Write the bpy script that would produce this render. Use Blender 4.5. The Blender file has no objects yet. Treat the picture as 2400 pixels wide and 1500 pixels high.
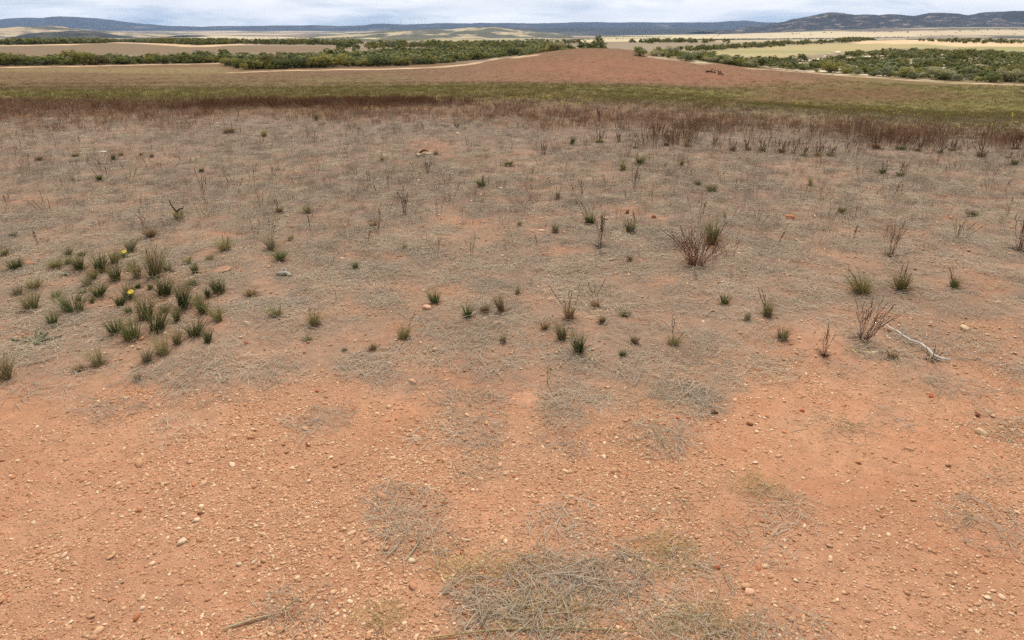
import bpy, math
import numpy as np
from mathutils import Vector

# ------------------------------------------------------------------ camera, sky, sun, exposure
sc = bpy.context.scene
EYE = 1.6
PITCH = math.radians(23.45)
FPX = 1592.0                                  # focal length in pixels of the 2400 px wide photograph
cam_data = bpy.data.cameras.new('camera')
cam_data.sensor_width = 36.0
cam_data.lens = FPX / 2400 * 36.0
cam_data.clip_start = 0.05
cam_data.clip_end = 60000
cam = bpy.data.objects.new('camera', cam_data)
sc.collection.objects.link(cam)
cam.location = (0, 0, EYE)
cam.rotation_euler = (math.pi / 2 - PITCH, 0, 0)
sc.camera = cam

SUN_EL, SUN_AZ = math.radians(56), math.radians(8)
world = bpy.data.worlds.new('World')
sc.world = world
world.use_nodes = True
wn = world.node_tree.nodes
wl = world.node_tree.links
wn.clear()
w_out = wn.new('ShaderNodeOutputWorld')
w_bg = wn.new('ShaderNodeBackground')
w_bg.inputs['Strength'].default_value = 0.11
sky = wn.new('ShaderNodeTexSky')
sky.sky_type = 'NISHITA'
sky.sun_disc = False
sky.sun_elevation = SUN_EL
sky.sun_rotation = SUN_AZ
sky.air_density = 1.0
sky.dust_density = 0.1
sky.ozone_density = 2.5
tc = wn.new('ShaderNodeTexCoord')
lift = wn.new('ShaderNodeVectorMath'); lift.operation = 'ADD'     # clean dry air: little yellow at the horizon
lift.inputs[1].default_value = (0, 0, 0.13)
wl.new(tc.outputs['Generated'], lift.inputs[0])
wl.new(lift.outputs[0], sky.inputs['Vector'])
sep = wn.new('ShaderNodeSeparateXYZ')
wl.new(tc.outputs['Generated'], sep.inputs[0])
zc = wn.new('ShaderNodeMath'); zc.operation = 'MAXIMUM'; zc.inputs[1].default_value = 0.0
wl.new(sep.outputs['Z'], zc.inputs[0])
za = wn.new('ShaderNodeMath'); za.operation = 'ADD'; za.inputs[1].default_value = 0.15
wl.new(zc.outputs[0], za.inputs[0])
dx = wn.new('ShaderNodeMath'); dx.operation = 'DIVIDE'
dy = wn.new('ShaderNodeMath'); dy.operation = 'DIVIDE'
wl.new(sep.outputs['X'], dx.inputs[0]); wl.new(za.outputs[0], dx.inputs[1])
wl.new(sep.outputs['Y'], dy.inputs[0]); wl.new(za.outputs[0], dy.inputs[1])
cmb = wn.new('ShaderNodeCombineXYZ')
wl.new(dx.outputs[0], cmb.inputs[0]); wl.new(dy.outputs[0], cmb.inputs[1])
n1 = wn.new('ShaderNodeTexNoise')
n1.inputs['Scale'].default_value = 0.62
n1.inputs['Detail'].default_value = 9
n1.inputs['Roughness'].default_value = 0.55
n1.inputs['Distortion'].default_value = 0.35
cloud_shift = wn.new('ShaderNodeVectorMath'); cloud_shift.operation = 'ADD'
cloud_shift.inputs[1].default_value = (12.0, -33.0, 0.0)
wl.new(cmb.outputs[0], cloud_shift.inputs[0])
wl.new(cloud_shift.outputs[0], n1.inputs['Vector'])
r1 = wn.new('ShaderNodeValToRGB')
r1.color_ramp.elements[0].position = 0.30
r1.color_ramp.elements[0].color = (0.1, 0.1, 0.1, 1)
r1.color_ramp.elements[1].position = 0.50
r1.color_ramp.elements[1].color = (1, 1, 1, 1)
wl.new(n1.outputs['Fac'], r1.inputs[0])
n2 = wn.new('ShaderNodeTexNoise')             # grey bellies and bright tops of the cloud deck
n2.inputs['Scale'].default_value = 1.3
n2.inputs['Detail'].default_value = 7
n2.inputs['Roughness'].default_value = 0.55
wl.new(cloud_shift.outputs[0], n2.inputs['Vector'])
r2 = wn.new('ShaderNodeValToRGB')
r2.color_ramp.elements[0].position = 0.34
r2.color_ramp.elements[0].color = (7.3, 7.4, 7.55, 1)
r2.color_ramp.elements[1].position = 0.66
r2.color_ramp.elements[1].color = (9.2, 9.1, 9.0, 1)
wl.new(n2.outputs['Fac'], r2.inputs[0])
wmix = wn.new('ShaderNodeMix'); wmix.data_type = 'RGBA'
wl.new(r1.outputs[0], wmix.inputs['Factor'])
blue = wn.new('ShaderNodeVectorMath'); blue.operation = 'MULTIPLY'
blue.inputs[1].default_value = (0.56, 0.57, 0.58)
wl.new(sky.outputs[0], blue.inputs[0])
wl.new(blue.outputs[0], wmix.inputs['A'])
wl.new(r2.outputs[0], wmix.inputs['B'])
wl.new(wmix.outputs['Result'], w_bg.inputs['Color'])
wl.new(w_bg.outputs[0], w_out.inputs[0])

sun_d = bpy.data.lights.new('sun', 'SUN')
sun_d.energy = 3.6
sun_d.angle = math.radians(4)
sun_d.color = (1.0, 0.94, 0.85)
sun = bpy.data.objects.new('sun', sun_d)
sc.collection.objects.link(sun)
sun.rotation_euler = (-(math.pi / 2 - SUN_EL), 0, -SUN_AZ)
sun.location = (0, 0, 30)

sc.view_settings.view_transform = 'Standard'
sc.view_settings.look = 'None'
sc.view_settings.gamma = 1.0
sc.view_settings.use_curve_mapping = False
sc.view_settings.exposure = 0.30
sc.render.engine = 'CYCLES'
sc.cycles.max_bounces = 5
sc.cycles.diffuse_bounces = 2
sc.cycles.transparent_max_bounces = 4
sc.cycles.volume_bounces = 0
sc.cycles.use_denoising = False

rng = np.random.default_rng(7)

# ------------------------------------------------------------------ helpers
def lin(r, g, b, k=0.72):
    c = np.array([r, g, b], float) / 255
    c = np.where(c <= 0.04045, c / 12.92, ((c + 0.055) / 1.055) ** 2.4)
    return c * k

def tag(o, label=None, cat=None, group=None, kind=None):
    if label: o['label'] = label
    if cat: o['category'] = cat
    if group: o['group'] = group
    if kind: o['kind'] = kind
    return o

def _hash(ix, iy, seed):
    h = (ix.astype(np.int64) * 374761393 + iy.astype(np.int64) * 668265263 + seed * 1442695041) & 0xFFFFFFFF
    h = ((h ^ (h >> 13)) * 1274126177) & 0xFFFFFFFF
    h = ((h ^ (h >> 16)) * 2246822519) & 0xFFFFFFFF
    return ((h ^ (h >> 15)) & 0xFFFFFF) / float(0xFFFFFF)

def vnoise(x, y, seed=0):
    x = np.asarray(x, float); y = np.asarray(y, float)
    ix = np.floor(x); iy = np.floor(y)
    fx = x - ix; fy = y - iy
    fx = fx * fx * (3 - 2 * fx); fy = fy * fy * (3 - 2 * fy)
    a = _hash(ix, iy, seed); b = _hash(ix + 1, iy, seed)
    c = _hash(ix, iy + 1, seed); d = _hash(ix + 1, iy + 1, seed)
    return (a * (1 - fx) + b * fx) * (1 - fy) + (c * (1 - fx) + d * fx) * fy

def fbm(x, y, seed=0, oct=4, gain=0.5):
    s = 0; amp = 1.0; tot = 0
    for k in range(oct):
        s = s + amp * (vnoise(x * 2 ** k, y * 2 ** k, seed + 17 * k) * 2 - 1)
        tot += amp; amp *= gain
    return s / tot

def sst(a, b, x):
    t = np.clip((np.asarray(x, float) - a) / (b - a), 0, 1)
    return t * t * (3 - 2 * t)

# ------------------------------------------------------------------ terrain height
_PY = [0, 8, 12, 15, 20, 30, 45, 70, 100, 130, 160, 200, 260, 400, 600, 800, 1500, 3000, 5000, 8000, 12000, 20000]
_PE = [1.6, 1.6, 1.61, 1.64, 1.87, 2.52, 3.5, 5.05, 6.4, 7.2, 7.75, 8.1, 8.5, 9.3, 13.0, 16.5, 29, 50, 66, 74, 64, 64]
_lt = np.linspace(0, math.log(20001.0), 1500)
_et = np.interp(np.expm1(_lt), _PY, _PE)
_k = np.hanning(61); _k /= _k.sum()
_et = np.convolve(np.pad(_et, 30, mode='edge'), _k, mode='valid')

def H(x, y, micro=True):
    x = np.asarray(x, float); y = np.asarray(y, float)
    yy = np.maximum(y, 0)
    E = np.interp(np.log1p(yy), _lt, _et)
    z = EYE - E
    s = x / (yy + 4.0)
    z = z - 1.1 * sst(0.05, 0.6, s) * sst(9, 42, yy) * (1 - sst(140, 260, yy))
    z = z - 0.22 * sst(0.1, 0.6, s) * sst(6, 14, yy) * (1 - sst(25, 60, yy))
    z = z + 3.5 * np.exp(-((x - 15.0) / np.where(x < 15, 20.0, 22.0)) ** 2 - ((y - 126) / np.where(y < 126, 38.0, 24.0)) ** 2)
    z = z + 1.3 * np.exp(-((x - 105) / 55) ** 2 - ((y - 190) / 45) ** 2)
    z = z + 0.9 * np.exp(-((x + 50) / 60) ** 2 - ((y - 270) / 50) ** 2)
    z = z + 2.2 * np.exp(-((x - 230) / 130) ** 2 - ((y - 400) / 90) ** 2)
    z = z + 3.0 * np.exp(-((x + 1350) / 260) ** 2 - ((y - 2300) / 300) ** 2)
    z = z + 6.0 * np.exp(-((x + 300) / 260) ** 2 - ((y - 2100) / 300) ** 2)
    z = z + 46 * sst(700, 2600, x) * sst(2300, 4300, yy) * (1 - sst(6000, 8000, yy))
    far = sst(250, 1500, yy)
    z = z + far * (2.2 * fbm(x / 420, y / 420, 5, 3) + sst(1500, 4000, yy) * 6 * fbm(x / 1300, y / 1300, 9, 3))
    mid = sst(12, 30, yy) * (1 - sst(200, 400, yy))
    z = z + mid * 0.08 * fbm(x / 11, y / 11, 21, 2)
    if micro:
        near = 1 - sst(18, 45, np.hypot(x, y))
        z = z + near * (0.020 * fbm(x / 1.1, y / 1.1, 31, 3) + 0.0065 * fbm(x / 0.16, y / 0.16, 33, 3))
        z = z + near * 0.018 * sst(3.2, 4.2, y) * fbm(x / 0.35, y / 0.35, 35, 2)
        z = z + 0.016 * np.exp(-((x - 0.075) ** 2 + (y - 3.0) ** 2) / 0.006)
    return z

def depth_of(x, y, z):
    return y * math.cos(PITCH) + (EYE - z) * math.sin(PITCH)

def ray(px, py):
    u = (px - 1200) / FPX; v = (750 - py) / FPX
    cy = math.cos(PITCH) + v * math.sin(PITCH)
    cz = -math.sin(PITCH) + v * math.cos(PITCH)
    return u / cy, cz / cy                     # x and z per metre of forward distance

_RY = np.exp(np.linspace(math.log(1.0), math.log(12500), 2600))
def at(px, py):
    """ground point seen at a photograph pixel"""
    kx, kz = ray(px, py)
    hz = H(_RY * kx, _RY)
    rz = EYE + kz * _RY
    below = np.nonzero(rz < hz)[0]
    if len(below) == 0:
        Y = 12000.0
    else:
        i = below[0]
        if i == 0: Y = _RY[0]
        else:
            a = rz[i - 1] - hz[i - 1]; b = hz[i] - rz[i]
            f = a / (a + b + 1e-12)
            Y = _RY[i - 1] + f * (_RY[i] - _RY[i - 1])
    X = Y * kx
    return float(X), float(Y), float(H(X, Y))

def mpp(p):
    """metres per photograph pixel at a ground point"""
    return depth_of(*p) / FPX

# ------------------------------------------------------------------ ground zones (world positions)
def chart(x, y):
    y = np.maximum(y, 0.3)
    return x / y, 0.42 * np.log(y)

def poly(pts):
    out = []
    for (px, py) in pts:
        p = at(px, py)
        out.append(chart(p[0], p[1]))
    return np.array([(float(a), float(b)) for a, b in out])

def seg_dist(s, l, A, B):
    d = B - A
    L = (d * d).sum() + 1e-12
    t = np.clip(((s - A[0]) * d[0] + (l - A[1]) * d[1]) / L, 0, 1)
    return np.hypot(s - A[0] - t * d[0], l - A[1] - t * d[1])

def in_poly(P, x, y, soft=0.02, warp=0.02, seed=3, wl_=0.12):
    s, l = chart(x, y)
    ws = warp * fbm(s / wl_, l / wl_, seed, 4)
    wl2 = warp * fbm(s / wl_, l / wl_, seed + 50, 4)
    s = s + ws; l = l + wl2
    dist = np.full(np.shape(s), 9.0)
    inside = np.zeros(np.shape(s), bool)
    n = len(P)
    for i in range(n):
        A = P[i]; B = P[(i + 1) % n]
        dist = np.minimum(dist, seg_dist(s, l, A, B))
        c = (A[1] > l) != (B[1] > l)
        with np.errstate(divide='ignore', invalid='ignore'):
            xs = (B[0] - A[0]) * (l - A[1]) / (B[1] - A[1] + 1e-15) + A[0]
        inside ^= c & (s < xs)
    sd = np.where(inside, dist, -dist)
    return sst(-soft, soft, sd)

def on_line(P, widths, x, y, warp=0.006, seed=4):
    s, l = chart(x, y)
    s = s + warp * fbm(s / 0.03, l / 0.03, seed, 3)
    l = l + warp * fbm(s / 0.03, l / 0.03, seed + 9, 3)
    m = np.zeros(np.shape(s))
    for i in range(len(P) - 1):
        w = 0.5 * (widths[i] + widths[i + 1])
        m = np.maximum(m, 1 - sst(w * 0.6, w * 1.3, seg_dist(s, l, P[i], P[i + 1])))
    return m

def pix_ellipse(px, py, rx, ry):
    """ellipse on the ground, centre and half axes given where they are seen"""
    c = at(px, py); r = at(px + rx, py); f = at(px, py - ry)
    return c[0], c[1], abs(r[0] - c[0]), abs(f[1] - c[1])

def in_ell(e, x, y, soft=0.45, seed=6, amp=0.5):
    q = np.hypot((x - e[0]) / e[2], (y - e[1]) / e[3])
    q = q + amp * fbm(x / e[2] * 1.7, y / e[3] * 1.7, seed, 4)
    return 1 - sst(1 - soft, 1 + soft, q)

P_SOIL = poly([(-900, 985), (-300, 950), (0, 915), (200, 925), (420, 915), (650, 895), (760, 862), (900, 850), (1050, 872), (1180, 905), (1300, 915),
               (1430, 950), (1600, 930), (1720, 880), (1880, 850), (2060, 862), (2250, 880), (2400, 890), (3300, 930), (3300, 1700), (1200, 1900), (-900, 1700)])
P_GREEN = poly([(-200, 212), (150, 208), (430, 205), (700, 200), (1000, 197), (1300, 199), (1650, 205), (1850, 183), (1950, 178), (2150, 192), (2400, 201), (2900, 215),
                (2900, 345), (2400, 308), (2150, 296), (1900, 280), (1600, 254), (1300, 243), (1000, 238), (700, 238), (420, 240), (150, 232), (-200, 236)])
P_HEATHDARK = poly([(380, 256), (520, 247), (700, 239), (850, 236), (960, 238), (1080, 243), (1020, 247), (800, 250), (560, 256)])
P_HEATH = poly([(-600, 236), (0, 236), (380, 240), (800, 240), (1200, 244), (1600, 257), (2000, 284), (2400, 312), (3000, 352), (3000, 375), (2400, 335), (2000, 318), (1600, 300), (1200, 283),
                (800, 278), (400, 285), (150, 300), (-100, 310), (-600, 330)])
P_HEATHLEFT = poly([(-400, 238), (0, 238), (250, 240), (420, 244), (500, 250), (330, 264), (100, 268), (-400, 278)])
P_THICKET = poly([(1390, 335), (1480, 312), (1700, 306), (1950, 308), (2150, 314), (2420, 322), (2700, 330), (2700, 372), (2400, 352), (2150, 350), (1930, 364), (1750, 354), (1560, 344)])
P_LEFTBROWN = poly([(-600, 166), (0, 168), (250, 170), (520, 176), (700, 172), (900, 172), (1080, 172), (1120, 192), (900, 198), (600, 205), (250, 208), (-600, 212)])
P_LEFTPALE = poly([(-300, 160), (0, 160), (520, 156), (560, 172), (300, 172), (0, 166), (-300, 168)])
FAR_FIELDS = [(poly(q), col, soft) for q, col, soft in [
    ([(830, 106), (1000, 100), (1250, 96), (1480, 99), (1480, 107), (1250, 108), (1000, 110)], (150, 126, 112), .02),
    ([(1270, 92), (1480, 85), (1720, 84), (1720, 92), (1560, 97), (1330, 99)], (206, 190, 148), .012),
    ([(1440, 83), (1700, 79), (2150, 78), (2150, 86), (1900, 90), (1620, 90)], (210, 192, 156), .012),
    ([(1680, 95), (1860, 92), (2100, 90), (2150, 93), (1850, 100), (1680, 103)], (190, 172, 138), .012),
    ([(1880, 80), (2100, 73), (2420, 69), (2420, 82), (2150, 84)], (208, 186, 150), .015),
    ([(850, 90), (890, 84), (960, 82), (955, 87), (880, 92)], (206, 196, 146), .008),
    ([(-100, 80), (0, 77), (88, 77), (80, 84), (-100, 86)], (212, 192, 152), .008),
    ([(390, 91), (470, 84), (600, 85), (700, 88), (560, 94), (420, 94)], (206, 188, 152), .01),
    ([(460, 79), (580, 77), (720, 79), (640, 83), (480, 83)], (196, 176, 140), .01),
    ([(200, 88), (330, 82), (330, 87), (250, 92)], (202, 184, 148), .01),
    ([(1000, 94), (1150, 90), (1240, 90), (1240, 95), (1060, 98)], (170, 156, 122), .012),
    ([(980, 84), (1120, 80), (1240, 84), (1150, 88), (1000, 88)], (96, 98, 70), .012),
    ([(700, 84), (840, 79), (930, 79), (860, 85), (740, 90)], (100, 98, 74), .012),
    ([(1240, 82), (1500, 78), (1700, 76), (1650, 80), (1400, 84)], (84, 86, 68), .012),
    ([(1000, 110), (1100, 104), (1350, 102), (1480, 106), (1400, 114), (1200, 116)], (120, 118, 80), .02),
    ([(250, 96), (420, 90), (620, 92), (830, 96), (830, 102), (560, 103)], (138, 122, 104), .02)]]
P_HILL = poly([(1000, 176), (1180, 146), (1290, 130), (1380, 121), (1480, 123), (1600, 134), (1720, 150), (1820, 164), (1890, 178), (1880, 190), (1700, 202), (1450, 199), (1200, 197), (1020, 192)])
P_RED = poly([(1180, 176), (1240, 156), (1400, 150), (1560, 158), (1700, 160), (1790, 176), (1760, 192), (1600, 194), (1400, 188), (1230, 188)])
P_RBROWN = poly([(1640, 232), (1800, 216), (1950, 206), (2130, 206), (2300, 222), (2150, 234), (1900, 238), (1700, 242)])
L_SAND_A = poly([(-500, 161), (0, 158), (160, 156), (300, 153), (420, 150), (530, 148), (600, 147)])
L_SAND_B = poly([(540, 170), (650, 166), (800, 163), (950, 160), (1040, 156), (1110, 149), (1170, 139), (1215, 134), (1250, 130)])
L_SAND_C = poly([(1750, 160), (1800, 163), (1880, 169), (1960, 176), (2050, 182), (2180, 191), (2400, 199), (2700, 208)])
P_SCRUB_L = poly([(-700, 157), (0, 155), (300, 151), (520, 147), (560, 164), (800, 158), (960, 154), (1060, 147), (1140, 138), (1210, 130), (1300, 124), (1300, 118), (1000, 122), (780, 134), (500, 139), (0, 145), (-700, 147)])
P_SCRUB_R = poly([(1500, 130), (1640, 148), (1800, 160), (1960, 174), (2180, 188), (2400, 196), (2800, 206), (2800, 122), (2400, 131), (2250, 124), (2100, 123), (1950, 134), (1800, 145), (1650, 138), (1520, 126)])
P_FIELD_L2 = poly([(-700, 133), (0, 131), (400, 128), (760, 122), (800, 108), (560, 106), (400, 104), (270, 101), (0, 108), (-700, 112)])
P_FIELD_R = poly([(1610, 122), (1750, 112), (1950, 101), (2150, 96), (2400, 96), (2700, 96), (2700, 118), (2400, 124), (2200, 114), (2080, 114), (1950, 126), (1820, 136), (1680, 134)])
L_SAND_D = poly([(-300, 108), (0, 107), (150, 105), (270, 99.5), (380, 103), (460, 108), (540, 104), (600, 104)])
L_SAND_E = poly([(2040, 99), (2120, 97.5), (2225, 95), (2260, 102), (2400, 104), (2600, 104)])

BARE_SPOTS = [pix_ellipse(*e) for e in [
    (70, 385, 70, 14), (480, 298, 60, 9), (900, 790, 110, 40), (1090, 520, 90, 16), (2250, 640, 190, 26), (1840, 780, 120, 28), (2150, 745, 110, 22),
    (560, 780, 120, 26), (150, 860, 240, 40), (420, 690, 60, 16), (2330, 780, 120, 26), (1500, 500, 130, 12), (1780, 480, 70, 10), (930, 600, 60, 10),
    (1120, 640, 60, 14), (130, 545, 90, 14), (1270, 590, 90, 12), (1980, 605, 100, 16), (1880, 560, 60, 8), (2300, 530, 80, 10), (1200, 372, 80, 6), (2050, 545, 160, 12)]]
MATS = [  # dry grass mats lying on the bare soil: x, y, half width, half height, colour, word
    (1000, 1275, 105, 45, 'g', 'long grey mat of dead grass with two straight stalks, left of centre'),
    (1140, 1112, 70, 26, 'g', 'small grey dead grass mat alone on the red soil'),
    (1310, 965, 90, 34, 'g', 'dense grey heap of dead grass beside the pale ant mound'),
    (1525, 1028, 90, 34, 'g', 'grey dead grass mat right of the pale ant mound'),
    (1515, 925, 130, 34, 'g', 'wide grey dead grass mat along the edge of the bare soil'),
    (1955, 1003, 70, 34, 's', 'spiky grey straw bundle on bare soil at right'),
    (2030, 1010, 50, 20, 'g', 'thin grass remnant touching the spiky straw bundle'),
    (445, 960, 52, 28, 'g', 'grey tuft of dead grass alone on the left bare soil'),
    (660, 1435, 70, 40, 's', 'pale straw bundle with a long sheaf pointing left'),
    (890, 1450, 60, 34, 'y', 'low yellowish grass mat right of the pale straw bundle'),
    (1130, 1335, 150, 40, 'y', 'yellow and grey grass mat below the orange block stone'),
    (1560, 1300, 90, 60, 'y', 'upper yellowish grass mat right of centre in the foreground'),
    (1690, 1335, 60, 36, 'g', 'grey grass mat around the red stone'),
    (1320, 1330, 120, 40, 'g', 'grey grass mat with forked twigs at bottom centre'),
    (1290, 1440, 150, 60, 'y', 'big faded tangle of dead stems at bottom centre'),
    (1640, 1462, 170, 48, 'y', 'thick yellow grass mat at the bottom edge'),
    (1440, 1478, 130, 36, 'g', 'grey stem tangle between the big tangle and the thick yellow mat'),
    (1120, 1425, 60, 50, 's', 'pale comb of dead twigs at the edge of the foreground grass'),
    (1095, 948, 60, 24, 'g', 'grey grass mat left of the pale ant mound'),
    (2350, 1010, 60, 26, 'g', 'dark grey grass mat near the right picture edge'),
    (2240, 1220, 50, 26, 'g', 'small grey grass remnant on the right bare soil'),
    (2340, 1120, 50, 20, 'g', 'faint grass remnant beside the right edge soil'),
    (1770, 1140, 60, 30, 'y', 'sparse yellowish grass patch on soil right of centre'),
    (1840, 1180, 50, 18, 's', 'few bent brown stalks lying on soil right of centre'),
    (1560, 1185, 80, 26, 'g', 'sparse grey stalks scattered above the yellowish mat'),
    (1720, 1250, 80, 28, 'g', 'thin grey grass patch right of the yellowish mat'),
    (2150, 890, 90, 18, 'g', 'low grey grass remnant in front of the white branch'),
]
MAT_E = [pix_ellipse(m[0], m[1], m[2] * 1.1, m[3] * 1.1) for m in MATS]

MOUND_XY = at(1236, 933)[:2]
def f_soil(x, y):
    m = in_poly(P_SOIL, x, y, 0.10, 0.10, 11, 0.16)
    return np.where(y < 1.2, 1.0, m)

def f_litter(x, y):
    """cover of grey dead grass on the near ground, 0..1"""
    soil = f_soil(x, y)
    patch = fbm(x / 0.9, y / 0.9, 71, 4) + 0.9 * fbm(x / 0.22, y / 0.22, 73, 3)
    m = (1 - soil) * (0.58 + 0.45 * patch)
    for i, e in enumerate(BARE_SPOTS):
        m = m * (1 - (0.7 if e[1] < 6 else 0.3) * in_ell(e, x, y, 0.8, 80 + i, 1.1))
    m = m + soil * 0.16 * sst(0.2, 0.5, fbm(x / 0.5, y / 0.5, 75, 3)) * sst(2.4, 3.3, y)
    m = m * (1 - np.exp(-(((x - MOUND_XY[0]) / 0.09) ** 2 + ((y - MOUND_XY[1]) / 0.09) ** 2) ** 2))
    for i, e in enumerate(MAT_E):
        m = np.maximum(m, 0.24 * in_ell(e, x, y, 0.6, 130 + i, 0.8))
    m = m * (0.52 + 0.48 * sst(3.3, 5.2, y))
    m = np.maximum(m, np.clip(0.20 + 0.45 * fbm(x / 0.16, y / 0.16, 77, 3), 0, 1) * in_poly(P_FGRASS, x, y, 0.05, 0.06, 161, 0.1))
    return np.clip(m, 0, 1)

P_FGRASS = poly([(880, 1300), (1000, 1250), (1120, 1290), (1300, 1305), (1480, 1250), (1600, 1215), (1690, 1290), (1740, 1350), (1720, 1400), (1790, 1430), (1830, 1560), (1080, 1560), (1090, 1420), (1150, 1380), (950, 1330)])
def f_crust(x, y):
    """smooth trodden crust with few pebbles, in long bands"""
    a = x * 0.8 + y * 0.6; b = -x * 0.6 + y * 0.8
    return sst(0.08, 0.42, fbm(a / 1.5, b / 0.45, 151, 4))

# ------------------------------------------------------------------ terrain mesh
def sheet(name, X, Y, Z, mat):
    nr, nc = X.shape
    me = bpy.data.meshes.new(name)
    me.vertices.add(nr * nc)
    me.vertices.foreach_set('co', np.stack([X, Y, Z], -1).astype(np.float32).ravel())
    idx = np.arange(nr * nc).reshape(nr, nc)
    q = np.stack([idx[:-1, :-1], idx[:-1, 1:], idx[1:, 1:], idx[1:, :-1]], -1).reshape(-1, 4)
    me.loops.add(q.size)
    me.loops.foreach_set('vertex_index', q.ravel().astype(np.int32))
    me.polygons.add(len(q))
    me.polygons.foreach_set('loop_start', (np.arange(len(q)) * 4).astype(np.int32))
    me.polygons.foreach_set('use_smooth', np.ones(len(q), bool))
    me.update()
    me.materials.append(mat)
    o = bpy.data.objects.new(name, me)
    sc.collection.objects.link(o)
    return o

def new_mat(name):
    m = bpy.data.materials.new(name)
    m.use_nodes = True
    nt = m.node_tree
    b = nt.nodes['Principled BSDF']
    b.inputs['Roughness'].default_value = 0.9
    b.inputs['Specular IOR Level'].default_value = 0.15
    return m, nt, nt.nodes, nt.links, b

def noise_node(N, L, vec, scale, detail=4, rough=0.55):
    n = N.new('ShaderNodeTexNoise')
    n.inputs['Scale'].default_value = scale
    n.inputs['Detail'].default_value = detail
    n.inputs['Roughness'].default_value = rough
    L.new(vec, n.inputs['Vector'])
    return n

def map_range(N, L, val, a, b, c, d):
    m = N.new('ShaderNodeMapRange')
    m.inputs[1].default_value = a; m.inputs[2].default_value = b
    m.inputs[3].default_value = c; m.inputs[4].default_value = d
    L.new(val, m.inputs[0])
    return m.outputs[0]

def mul_color(N, L, col, fac):
    m = N.new('ShaderNodeVectorMath'); m.operation = 'SCALE'
    L.new(col, m.inputs[0]); L.new(fac, m.inputs['Scale'])
    return m.outputs[0]

def mixc(N, L, fac, a, b):
    m = N.new('ShaderNodeMix'); m.data_type = 'RGBA'
    for sock, v in (('Factor', fac), ('A', a), ('B', b)):
        if hasattr(v, 'node'): L.new(v, m.inputs[sock])
        elif sock == 'Factor': m.inputs[sock].default_value = v
        else: m.inputs[sock].default_value = (*v[:3], 1)
    return m.outputs['Result']

def ground_material():
    m, nt, N, L, b = new_mat('ground')
    at_ = N.new('ShaderNodeAttribute'); at_.attribute_name = 'tint'
    so = N.new('ShaderNodeAttribute'); so.attribute_name = 'soil'
    geo = N.new('ShaderNodeNewGeometry')
    pos = geo.outputs['Position']
    big = noise_node(N, L, pos, 0.9, 6, 0.6)
    fine = noise_node(N, L, pos, 14, 6, 0.7)
    col = mul_color(N, L, at_.outputs['Color'], map_range(N, L, big.outputs['Fac'], 0.25, 0.75, 0.82, 1.18))
    col = mul_color(N, L, col, map_range(N, L, fine.outputs['Fac'], 0.25, 0.75, 0.72, 1.28))
    # darker, redder damp soil where the fine earth lies open
    red = noise_node(N, L, pos, 2.3, 5, 0.6)
    rf = N.new('ShaderNodeMath'); rf.operation = 'MULTIPLY'
    L.new(map_range(N, L, red.outputs['Fac'], 0.46, 0.68, 0.0, 0.6), rf.inputs[0])
    L.new(so.outputs['Fac'], rf.inputs[1])
    col = mixc(N, L, rf.outputs[0], col, tuple(lin(174, 119, 88)))
    # grit: coarse grains of pale limestone pressed into the soil
    vo = N.new('ShaderNodeTexVoronoi'); vo.inputs['Scale'].default_value = 120
    L.new(pos, vo.inputs['Vector'])
    gsep = N.new('ShaderNodeSeparateColor'); L.new(vo.outputs['Color'], gsep.inputs[0])
    gsel = map_range(N, L, gsep.outputs[0], 0.40, 0.60, 0, 1)
    grnd = map_range(N, L, vo.outputs['Distance'], 0.28, 0.42, 1, 0)
    g1 = N.new('ShaderNodeMath'); g1.operation = 'MULTIPLY'
    L.new(gsel, g1.inputs[0]); L.new(grnd, g1.inputs[1])
    g2 = N.new('ShaderNodeMath'); g2.operation = 'MULTIPLY'
    L.new(g1.outputs[0], g2.inputs[0]); L.new(so.outputs['Fac'], g2.inputs[1])
    gcol = mixc(N, L, gsep.outputs[1], tuple(lin(188, 134, 100)), tuple(lin(226, 184, 148)))
    col = mixc(N, L, g2.outputs[0], col, gcol)
    L.new(col, b.inputs['Base Color'])
    add = N.new('ShaderNodeMath'); add.operation = 'MULTIPLY_ADD'
    L.new(g2.outputs[0], add.inputs[0]); add.inputs[1].default_value = 0.5
    L.new(fine.outputs['Fac'], add.inputs[2])
    bump = N.new('ShaderNodeBump')
    L.new(map_range(N, L, so.outputs['Fac'], 0, 1, 0.0, 0.75), bump.inputs['Strength'])
    bump.inputs['Distance'].default_value = 0.012
    L.new(add.outputs[0], bump.inputs['Height'])
    L.new(bump.outputs[0], b.inputs['Normal'])
    b.inputs['Roughness'].default_value = 1.0
    b.inputs['Specular IOR Level'].default_value = 0.05
    return m

def blend(C, m, col):
    m = np.clip(m, 0, 1)[..., None]
    return C * (1 - m) + np.asarray(col) * m

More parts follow.
